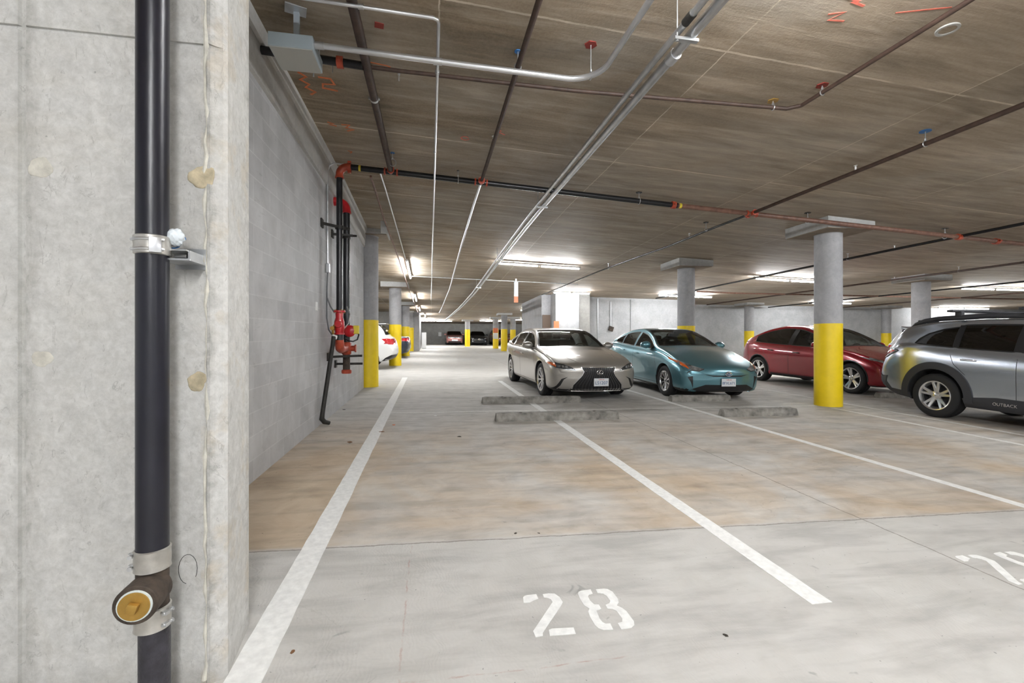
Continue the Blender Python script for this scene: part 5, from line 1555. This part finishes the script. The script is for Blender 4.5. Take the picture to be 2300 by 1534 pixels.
for s in (1, -1):
    RB('grille_surround', [(s * .355, .66), (s * .308, .578), (s * .345, .50), (s * .51, .315)], .010, 'front', 'chrome', .003, parent=gr, h=.005)
    P('corner_trim', [(s * .50, .235), (s * .60, .20), (s * .585, .222), (s * .535, .262)], 'front', 'chrome', .006, res=.02)
    hl = P('headlight', [(s * .44, .600), (s * .62, .612), (s * .80, .640), (s * .89, .700), (s * .895, .745), (s * .80, .742), (s * .66, .706), (s * .54, .660)], 'front', 'lampdark', .003, res=.025)
    P('indicator_lens', [(s * .80, .655), (s * .885, .695), (s * .890, .738), (s * .81, .728)], 'front', 'amber', .006, res=.02, parent=hl)
    RB('daytime_strip', [(s * .45, .598), (s * .62, .612), (s * .79, .640)], .012, 'front', 'lampglass', .004, parent=hl)
    for k in range(3): P('lamp_module', [(s * (.60 + k * .065), .640 + k * .008), (s * (.650 + k * .065), .645 + k * .008), (s * (.650 + k * .065), .685 + k * .009), (s * (.605 + k * .065), .675 + k * .009)], 'front', 'lampglass', .007, res=.02, parent=hl)
    P('bumper_vent', [(s * .60, .475), (s * .72, .43), (s * .80, .30), (s * .865, .235), (s * .80, .235), (s * .735, .30), (s * .68, .42)], 'front', 'blacktrim', .004, res=.02)
    P('tail_light', [(s * .35, .93), (s * .75, .97), (s * .80, .90), (s * .60, .84)], 'rear', 'taillens', .004, res=.03)
P('lower_valance', [(-.55, .185), (.55, .185), (.52, .200), (-.52, .200)], 'front', 'p_silver', .012, res=.03)
for s in (1, -1):
    RB('bonnet_crease', [(.86, s * .36), (.55, s * .50), (.1, s * .60), (-.40, s * .66)], .05, 'top', 'p_silver', .0005, h=.012)
h = cast(B, 'front', 0, .565)[0]
m = MB(); m.tube(emblem_ring(root, h.x + .018, 0, .565, .062, .043), .0055, 8, closed=True)
m.bar((h.x + .018, .012, .598), (h.x + .018, -.028, .548), .009, .009, (1, 0, 0)); m.bar((h.x + .018, -.028, .548), (h.x + .018, .040, .548), .009, .009, (1, 0, 0))
m.build('front_emblem', M['chrome'], root)
plate(root, B, 'front', .03, .375, 'LS1207', 'plateblue')

# ---------------------------------------------------------------- teal hatchback
sp = dict(xf=.955, xr=-3.59, cowl=-.36, head=-1.36, rhead=-2.25, rbase=-3.30, wb=2.70, W0=.885, R=.325, rr=.212, tw=.20, tumble=.44,
  top=[(.955, .565), (.943, .625), (.90, .680), (.78, .745), (.45, .865), (.05, .980), (-.36, 1.065), (-.85, 1.285), (-1.32, 1.430), (-1.7, 1.475), (-2.1, 1.460), (-2.6, 1.375), (-3.1, 1.240), (-3.38, 1.160), (-3.50, 1.10), (-3.55, .98), (-3.58, .80), (-3.59, .66)],
  bot=[(.955, .42), (.94, .28), (.90, .205), (.70, .170), (-3.1, .180), (-3.45, .26), (-3.56, .38), (-3.59, .50)],
  belt=[(.955, .52), (.90, .62), (.75, .70), (.40, .81), (0, .905), (-.5, .955), (-1.4, .985), (-2.4, 1.035), (-3.0, 1.075), (-3.4, 1.08), (-3.54, .90), (-3.59, .60)],
  W=[(.955, .76), (.93, .81), (.82, .855), (.45, .878), (0, .884), (-1.4, .885), (-2.7, .882), (-3.2, .85), (-3.5, .78), (-3.57, .70), (-3.59, .62)],
  wins=[(-.55, -1.56), (-1.66, -2.42), (-2.48, -2.95)], paint='p_teal', wtrim='blacktrim',
  shut=[[(-.36, .30), (-.36, .62), (-.46, .92)], [(-1.61, .26), (-1.60, .975)], [(-2.43, 1.03), (-2.40, .78), (-2.28, .62), (-2.22, .30)], [(-.38, .27), (-2.2, .27)]],
  handles=[(-1.36, .86), (-2.20, .91)], mirror=(-.74, 1.075), rim=dict(n=10, w=.012, flare=1.7, twist=.12, ph=.2), flare=(.02, .001, 'p_teal'), seatmat='seat')
root, C, B, P, RB, bv = build_car(sp, 'hatchback', 'teal blue hatchback with a low sloping nose, right of the silver sedan', (5.80, 9.03), (-.028, -1))
P('lower_grille', [(-.60, .205), (.60, .205), (.66, .245), (.44, .335), (-.44, .335), (-.66, .245)], 'front', 'blacktrim', .003, res=.03)
RB('bumper_lip', [(-.72, .225), (-.55, .185), (.55, .185), (.72, .225)], .035, 'front', 'p_teal', .010, h=.012)
P('upper_grille', [(-.46, .535), (-.30, .497), (.30, .497), (.46, .535), (.30, .520), (-.30, .520)], 'front', 'blacktrim', .003, res=.02)
RB('nose_bar', [(-.52, .560), (-.30, .530), (.30, .530), (.52, .560)], .02, 'front', 'p_teal', .006, h=.008)
for s in (1, -1):
    hl = P('headlight', [(s * .46, .640), (s * .56, .600), (s * .68, .610), (s * .80, .700), (s * .855, .80), (s * .84, .84), (s * .76, .77), (s * .64, .700)], 'front', 'lampglass', .004, res=.025)
    P('indicator_lens', [(s * .72, .630), (s * .79, .690), (s * .848, .80), (s * .838, .835), (s * .79, .775), (s * .735, .69)], 'front', 'amber', .007, res=.02, parent=hl)
    RB('lamp_edge', [(s * .46, .638), (s * .56, .598), (s * .69, .608), (s * .76, .55)], .014, 'front', 'blacktrim', .005, parent=hl)
    P('corner_vent', [(s * .665, .500), (s * .755, .475), (s * .70, .385), (s * .655, .260)], 'front', 'blacktrim', .004, res=.02)
    P('tail_light', [(s * .55, 1.0), (s * .74, 1.04), (s * .78, .80), (s * .70, .70), (s * .66, .90)], 'rear', 'taillens', .004, res=.03)
    h = cast(B, 'side', -3.25, .99, s)
    P('tail_corner', [(-3.05, 1.03), (-3.42, 1.055), (-3.46, .90), (-3.30, .93)], 'side', 'taillens', .004, s, res=.03)
h = cast(B, 'front', 0, .545)[0]; x = h.x + .02
m = MB()
for rx, rz in ((.062, .043), (.024, .040)): m.tube(emblem_ring(root, x, 0, .548, rx, rz), .0055, 8, closed=True)
m.tube([Vector((x, .042 * cos(a), .566 + .017 * sin(a))) for a in [2 * pi * k / 24 for k in range(24)]], .0055, 8, closed=True)
m.build('front_emblem', M['chrome'], root)
m = MB(); m.tube([(x - .012, 0, .548), (x - .004, 0, .548)], [.055, .052], 24); m.build('emblem_disc', M['plateblue'], root)
plate(root, B, 'front', .0, .385, '8FXL671', 'plateblue', tsize=.075)

# ---------------------------------------------------------------- deep red crossover
sp = dict(xf=.875, xr=-3.88, cowl=-.38, head=-1.42, rhead=-2.35, rbase=-3.45, wb=2.89, W0=.955, R=.352, rr=.245, tw=.245, tumble=.46,
  top=[(.875, .60), (.865, .67), (.82, .745), (.68, .830), (.35, .930), (0, 1.010), (-.38, 1.090), (-.85, 1.330), (-1.35, 1.530), (-1.75, 1.610), (-2.1, 1.622), (-2.6, 1.560), (-3.1, 1.420), (-3.45, 1.280), (-3.66, 1.185), (-3.74, 1.13), (-3.80, .98), (-3.86, .80), (-3.88, .70)],
  bot=[(.875, .42), (.86, .30), (.80, .235), (.6, .20), (-3.3, .21), (-3.65, .27), (-3.82, .38), (-3.88, .52)],
  belt=[(.875, .55), (.82, .66), (.68, .76), (.35, .86), (0, .945), (-.5, 1.00), (-1.5, 1.03), (-2.6, 1.08), (-3.2, 1.11), (-3.6, 1.10), (-3.76, .95), (-3.88, .66)],
  W=[(.875, .80), (.84, .87), (.72, .915), (.35, .945), (0, .95), (-1.4, .952), (-2.9, .955), (-3.4, .92), (-3.7, .85), (-3.85, .76), (-3.88, .70)],
  wins=[(-.58, -1.70), (-1.84, -3.12)], pillars=[(-1.70, -1.84)], wmats=['glass', 'privacy'], glass='privacy', paint='p_red', wtrim='blacktrim',
  shut=[[(-.40, .32), (-.38, .66), (-.48, .96)], [(-1.78, .28), (-1.78, 1.02)], [(-2.80, 1.07), (-2.66, .86), (-2.50, .66), (-2.44, .30)], [(-.42, .30), (-2.44, .30)]],
  handles=[(-1.52, .88), (-2.40, .92)], handlemat='blacktrim', mirror=(-.84, 1.105), rim=dict(n=5, w=.038, flare=1.25, twin=.16, ph=.5, mat='alloy'), flare=(.028, .003, 'blacktrim'),
  skirt=[(-.42, .225), (-2.44, .225), (-2.44, .285), (-.42, .285)], skirtmat='blacktrim', seatz=.62)
root, C, B, P, RB, bv = build_car(sp, 'crossover', 'deep red crossover parked behind the big yellow column', (10.52, 9.05), (.036, -1))
P('lower_intake', [(-.55, .25), (.55, .25), (.60, .33), (-.60, .33)], 'front', 'blacktrim', .003, res=.03)
for s in (1, -1):
    hl = P('headlight', [(s * .44, .690), (s * .58, .672), (s * .74, .720), (s * .86, .80), (s * .905, .875), (s * .84, .855), (s * .72, .790), (s * .58, .735)], 'front', 'lampglass', .004, res=.025)
    RB('daytime_strip', [(s * .47, .69), (s * .60, .684), (s * .74, .732), (s * .85, .805)], .012, 'front', 'lampglass', .006, parent=hl)
    P('fog_recess', [(s * .62, .42), (s * .80, .45), (s * .82, .36), (s * .66, .34)], 'front', 'blacktrim', .003, res=.02)
    P('tail_light', [(s * .45, 1.00), (s * .80, 1.04), (s * .86, .93), (s * .70, .90)], 'rear', 'taillens', .004, res=.03)
h = cast(B, 'front', 0, .66)[0]
m = MB(); x = h.x + .012
m.prism([(-.035, .04), (.035, .04), (.03, .030), (.008, .028), (.0, -.04), (-.008, .028), (-.03, .030)], 0, .006)
m.v = [(x + c, a, .66 + b) for a, b, c in m.v]
m.build('front_emblem', M['chrome'], root)

# ---------------------------------------------------------------- silver blue wagon with cladding
sp = dict(xf=1.0, xr=-3.875, cowl=-.42, head=-1.22, rhead=-3.30, rbase=-3.66, wb=2.745, W0=.935, R=.362, rr=.235, tw=.225, tumble=.33, cavr=.12,
  top=[(1.0, .68), (.99, .78), (.93, .86), (.75, .925), (.40, 1.0), (0, 1.05), (-.42, 1.10), (-.85, 1.37), (-1.2, 1.560), (-1.6, 1.620), (-2.2, 1.635), (-2.8, 1.615), (-3.2, 1.572), (-3.42, 1.515), (-3.50, 1.46), (-3.60, 1.32), (-3.71, 1.14), (-3.79, 1.04), (-3.84, .88), (-3.875, .72)],
  bot=[(1.0, .45), (.98, .32), (.92, .25), (.7, .225), (-3.2, .24), (-3.55, .30), (-3.75, .38), (-3.85, .46), (-3.875, .56)],
  belt=[(1.0, .62), (.95, .74), (.75, .85), (.4, .92), (0, .98), (-.5, 1.04), (-1.5, 1.08), (-2.6, 1.135), (-3.1, 1.18), (-3.45, 1.17), (-3.66, 1.04), (-3.80, .90), (-3.875, .66)],
  W=[(1.0, .82), (.95, .88), (.8, .91), (.4, .93), (0, .932), (-1.4, .933), (-2.745, .935), (-3.2, .92), (-3.55, .88), (-3.75, .84), (-3.84, .80), (-3.875, .74)],
  shift=[(1.0, .26), (.5, .20), (-.42, .17), (-1.3, .06), (-2.2, 0), (-3.1, -.05), (-3.875, -.16)],
  wins=[(-.60, -1.62), (-1.72, -2.46), ((-2.52, 1.165), (-2.95, 1.205), (-3.12, 1.225), (-3.06, 1.30), (-2.94, 1.385), (-2.74, 1.46), (-2.52, 1.495))], pillars=[(-1.61, -1.73), (-2.45, -2.53)], glass='privacy', wmats=['glass', 'privacy', 'privacy'], paint='p_ice', wtrim='blacktrim',
  shut=[[(-.42, .36), (-.42, .7), (-.50, .97)], [(-1.67, .40), (-1.67, 1.02)], [(-2.52, 1.05), (-2.46, .90), (-2.30, .74)], ],
  handles=[(-1.42, .955), (-2.26, .975)], handlemat='alloy', mirror=(-.80, 1.14), rim=dict(n=5, w=.036, flare=1.5, twin=.20, ph=.30, mat='alloy'), flare=(.115, .016, 'cladding'), arch=.435,
  skirt=[(-.40, .245), (-2.34, .245), (-2.34, .375), (-2.20, .405), (-1.9, .44), (-.40, .42)], seatz=.60, lower='cladding', sill=.26)
root, C, B, P, RB, bv = build_car(sp, 'wagon', 'silver blue wagon with charcoal cladding at the right edge, seen from its rear quarter', (9.13, 3.45), (0, -1))
for s in (1, -1):
    # wrap of grey bumper cladding at the rear corner
    P('bumper_cladding', [(-3.13, .27), (-3.90, .36), (-3.92, .66), (-3.80, .70), (-3.62, .52), (-3.52, .40), (-3.15, .37)], 'side', 'cladding', .010, s, res=.05)
    tl = P('tail_light', [(-3.40, 1.09), (-3.58, 1.11), (-3.74, 1.07), (-3.83, .99), (-3.85, .90), (-3.74, .915), (-3.60, 1.00)], 'side', 'taillens', .008, s, res=.03)
    RB('lamp_surround', [(-3.38, 1.085), (-3.58, 1.118), (-3.75, 1.075), (-3.84, .99), (-3.86, .89), (-3.74, .905), (-3.60, .99)], .028, 'side', 'blacktrim', .010, s, closed=True, parent=tl)
    P('lamp_window', [(-3.60, 1.07), (-3.72, 1.05), (-3.78, .99), (-3.66, 1.02)], 'side', 'lampglass', .013, s, res=.03, parent=tl)
    P('fog_lamp', [(s * .62, .46), (s * .80, .48), (s * .80, .40), (s * .62, .40)], 'front', 'lampglass', .004, res=.02)
    P('headlight', [(s * .48, .75), (s * .80, .77), (s * .88, .86), (s * .60, .84)], 'front', 'lampglass', .004, res=.03)
    # tinted shoulder strip under the windows
    # roof rail
    y = s * .60; pts = []
    for x in (-3.36, -3.30, -3.15, -2.95, -2.2, -1.6, -1.30, -1.18):
        q = cast(B, 'top', x, y)[0]; lift = {-3.36: .0, -3.30: .022, -3.15: .045, -1.30: .03, -1.18: .0}.get(x, .052)
        pts.append(q + Vector((0, 0, lift)))
    m = MB(); m.tube(pts, [.02, .034, .042, .042, .042, .042, .034, .014], 12)
    for x in (-3.18, -3.02, -1.45): q = cast(B, 'top', x, y)[0]; m.box(q + Vector((0, 0, .03)), (.16, .045, .08), ch=.012)
    m.build('roof_rail', M['cladding'], root)
for x in (-2.62, -1.70):
    q = cast(B, 'top', x, .6)[0].z + .15
    t = []
    m = MB(); m.tube([(x, -.80, q), (x, .80, q)], .022, 12); m.box((x, 0, q), (.075, 1.56, .022), ch=.009)
    for s in (1, -1): m.box((x, s * .61, q - .045), (.10, .07, .085), ch=.015); m.box((x, s * .80, q), (.085, .03, .032), ch=.006)
    m.build('roof_crossbar', M['cladding'], root)
P('rear_spoiler', [(-3.25, -.60), (-3.25, .60), (-3.50, .56), (-3.50, -.56)], 'top', 'p_ice', .012, res=.06)
m = MB(); q = cast(B, 'top', -3.44, 0)[0]; m.box(q + Vector((-.03, 0, -.028)), (.26, 1.16, .055), Euler((0, .16, 0)), .02); m.build('spoiler_wing', M['p_ice'], root); m = MB(); m.box(q + Vector((-.08, 0, -.075)), (.16, 1.10, .05), Euler((0, .1, 0)), .015); m.build('spoiler_lip', M['blacktrim'], root)
P('rear_bumper', [(-.80, .30), (.80, .30), (.84, .62), (-.84, .62)], 'rear', 'cladding', .012, res=.06)
plate(root, B, 'rear', 0, .84, '8LRV402', 'plateblue', tsize=.075) if False else None
h = cast(B, 'side', -1.95, .33, -1)
text_part('OUTBACK', .062, M['alloy'], root, (-1.80, h[0].y - .014, .345), (pi / 2, 0, 0), 'sill_lettering')

# ---------------------------------------------------------------- cars seen in part or far away
def side_wins(a): return a
suv = dict(xf=.88, xr=-3.68, cowl=-.38, head=-1.25, rhead=-3.02, rbase=-3.42, wb=2.72, W0=.92, R=.35, rr=.235, tw=.225, tumble=.36,
  top=[(.88, .66), (.87, .76), (.80, .86), (.6, .94), (.2, 1.02), (-.38, 1.10), (-.85, 1.37), (-1.25, 1.565), (-1.7, 1.640), (-2.2, 1.645), (-2.8, 1.60), (-3.12, 1.53), (-3.30, 1.36), (-3.42, 1.16), (-3.55, 1.08), (-3.62, .95), (-3.68, .72)],
  bot=[(.88, .45), (.86, .32), (.78, .26), (.5, .23), (-3.0, .24), (-3.4, .30), (-3.60, .40), (-3.68, .55)],
  belt=[(.88, .60), (.82, .74), (.6, .85), (.2, .93), (-.5, 1.0), (-1.5, 1.04), (-2.6, 1.08), (-3.2, 1.10), (-3.45, 1.06), (-3.60, .86), (-3.68, .65)],
  W=[(.88, .78), (.82, .85), (.6, .90), (.2, .918), (-1.4, .92), (-2.72, .92), (-3.1, .90), (-3.4, .86), (-3.6, .80), (-3.68, .74)],
  wins=[(-.60, -1.62), (-1.72, -2.52), (-2.60, -3.05)], paint='p_white', full=False, N=70, glass='privacy',
  shut=[[(-.42, .36), (-.42, .7), (-.50, .97)], [(-1.67, .40), (-1.67, 1.02)], [(-2.56, 1.05), (-2.46, .90), (-2.30, .74)]],
  handles=[(-1.42, .92), (-2.22, .94)], mirror=(-.80, 1.12), rim=dict(n=10, w=.02, flare=1.3, ph=.35), flare=(.03, .002, 'p_white'))
root, C, B, P, RB, bv = build_car(dict(suv), 'suv', 'white suv with red tail light, half behind the first left column', (-4.80, 16.72), (-1, 0))
for s in (1, -1):
    tl = P('tail_light', [(-3.18, 1.045), (-3.36, 1.06), (-3.66, 1.03), (-3.70, .90), (-3.58, .85), (-3.40, .86)], 'side', 'taillens', .006, s, res=.03)
    P('tail_light_inner', [(s * .40, 1.00), (s * .82, 1.03), (s * .86, .88), (s * .60, .87)], 'rear', 'taillens', .005, res=.03)
    P('bumper_insert', [(-3.20, .30), (-3.50, .34), (-3.72, .42), (-3.72, .52), (-3.50, .50), (-3.30, .40)], 'side', 'blacktrim', .006, s, res=.04)
P('bumper_insert', [(-.7, .38), (.7, .38), (.74, .50), (-.74, .50)], 'rear', 'blacktrim', .006, res=.05)
m = MB(); m.box((-3.17, 0, 1.555), (.26, 1.16, .03), Euler((0, .06, 0)), .01); m.build('rear_spoiler', M['p_white'], root)
plate(root, B, 'rear', 0, .78, '7XRT', 'plateblue') if False else None

root, C, B, P, RB, bv = build_car(dict(suv), 'suv', 'white suv seen over the nose of the red car, in front of the far wall', (16.45, 9.9), (0, -1))
for s in (1, -1):
    P('tail_light', [(-3.18, 1.045), (-3.36, 1.06), (-3.66, 1.03), (-3.70, .90), (-3.58, .85), (-3.40, .90)], 'side', 'taillens', .006, s, res=.04)
    P('headlight', [(s * .45, .76), (s * .80, .78), (s * .86, .87), (s * .60, .85)], 'front', 'lampglass', .004, res=.03)

sed = dict(xf=.88, xr=-3.60, cowl=-.40, head=-1.20, rhead=-2.35, rbase=-3.02, wb=2.70, W0=.90, R=.325, rr=.22, tw=.205, tumble=.42,
  top=[(.88, .60), (.87, .67), (.82, .74), (.65, .81), (.2, .91), (-.40, 1.0), (-.85, 1.23), (-1.2, 1.385), (-1.6, 1.44), (-2.0, 1.43), (-2.4, 1.35), (-3.02, 1.10), (-3.40, 1.07), (-3.52, 1.02), (-3.57, .88), (-3.60, .70)],
  bot=[(.88, .43), (.86, .30), (.8, .22), (.6, .19), (-3.1, .20), (-3.45, .28), (-3.60, .50)],
  belt=[(.88, .55), (.82, .65), (.6, .74), (.2, .83), (-.5, .92), (-1.5, .95), (-2.6, .98), (-3.1, 1.0), (-3.45, 1.0), (-3.56, .84), (-3.60, .62)],
  W=[(.88, .76), (.82, .83), (.6, .88), (.2, .898), (-1.4, .90), (-2.7, .90), (-3.1, .875), (-3.45, .82), (-3.60, .72)],
  wins=[(-.60, -1.52), (-1.62, -2.35)], paint='p_navy', full=False, N=60,
  handles=[(-1.32, .84)], mirror=(-.76, 1.03), rim=dict(n=8, w=.02, flare=1.2), flare=(.02, .001, 'p_navy'))
root, C, B, P, RB, bv = build_car(dict(sed), 'sedan', 'glossy navy car nosed into the left bay behind the second yellow column', (-4.55, 23.35), (-1, 0))
for s in (1, -1):
    P('tail_light', [(-3.20, .98), (-3.58, .97), (-3.60, .82), (-3.36, .84)], 'side', 'taillens', .005, s, res=.03)
    P('tail_light_inner', [(s * .48, .96), (s * .82, .97), (s * .84, .84), (s * .56, .84)], 'rear', 'taillens', .005, res=.03)
P('bumper_insert', [(-.7, .26), (.7, .26), (.74, .36), (-.74, .36)], 'rear', 'blacktrim', .005, res=.05)

mini = dict(xf=.75, xr=-3.0, cowl=-.35, head=-.95, rhead=-2.55, rbase=-2.88, wb=2.40, W0=.86, R=.31, rr=.21, tw=.20, tumble=.24,
  top=[(.75, .66), (.74, .76), (.66, .86), (.4, .93), (-.35, 1.0), (-.65, 1.22), (-.95, 1.38), (-1.3, 1.42), (-2.3, 1.40), (-2.62, 1.36), (-2.88, 1.05), (-2.96, .9), (-3.0, .7)],
  bot=[(.75, .42), (.72, .28), (.6, .20), (-2.6, .20), (-2.95, .32), (-3.0, .5)],
  belt=[(.75, .60), (.7, .74), (.5, .86), (0, .93), (-1.5, .96), (-2.7, .97), (-2.92, .85), (-3.0, .62)],
  W=[(.75, .72), (.68, .80), (.4, .845), (0, .86), (-2.4, .86), (-2.8, .82), (-3.0, .72)],
  wins=[(-.52, -1.5), (-1.6, -2.5)], paint='p_rose', full=False, N=50, handles=[], mirror=(-.55, 1.06), rim=dict(n=6, w=.03), flare=(.04, .003, 'blacktrim'))
root, C, B, P, RB, bv = build_car(dict(mini), 'compact_car', 'small rose and silver car with a dark roof, leftmost by the back wall', (2.42, 46.4), (0, -1))
P('roof_panel', [(-.98, -.60), (-.98, .60), (-2.5, .60), (-2.5, -.60)], 'top', 'p_black', .004, res=.12)
for s in (1, -1): P('headlight', shape_circle((s * .56, .76), .125, n=18), 'front', 'lampglass', .006, res=.04)
P('bonnet_panel', [(-.40, .70), (.40, .70), (.34, .86), (-.34, .86)], 'front', 'p_ice', .004, res=.05)
P('lower_grille', [(-.62, .24), (.62, .24), (.62, .40), (-.62, .40)], 'front', 'blacktrim', .004, res=.06)
m = MB(); m.box((.80, 0, .50), (.02, .60, .16)); m.build('number_plate', M['plate'], root)

s3 = dict(sed); s3['paint'] = 'p_black'; s3['flare'] = (.02, .001, 'p_black')
s3.pop('handles')
root, C, B, P, RB, bv = build_car(s3, 'sedan', 'black car parked nose out against the back wall, between two thin columns', (4.86, 46.5), (0, -1))
for s in (1, -1):
    P('headlight', [(s * .50, .64), (s * .80, .66), (s * .84, .76), (s * .58, .73)], 'front', 'lampglass', .005, res=.04)
    P('fog_lamp', shape_circle((s * .64, .40), .07, n=14), 'front', 'lampglass', .005, res=.04)
m = MB(); h = cast(B, 'front', 0, .60)[0]; m.tube(emblem_ring(root, h.x + .01, 0, .60, .11, .08), .02, 8, closed=True); m.build('front_emblem', M['chrome'], root)
s4 = dict(suv); s4['paint'] = 'p_orange'; s4['flare'] = (.06, .004, 'blacktrim'); s4['N'] = 50
root, C, B, P, RB, bv = build_car(s4, 'suv', 'burnt orange and black car half hidden behind the thin column with the notice', (7.25, 46.5), (0, -1))
P('bonnet_panel', [(-.85, .66), (-.10, .66), (-.10, .98), (-.80, .92)], 'front', 'p_black', .004, res=.06)
for s in (1, -1): P('headlight', [(s * .50, .70), (s * .80, .72), (s * .84, .82), (s * .58, .80)], 'front', 'lampglass', .008, res=.04)
P('lower_grille', [(-.62, .28), (.62, .28), (.66, .52), (-.66, .52)], 'front', 'blacktrim', .004, res=.06)
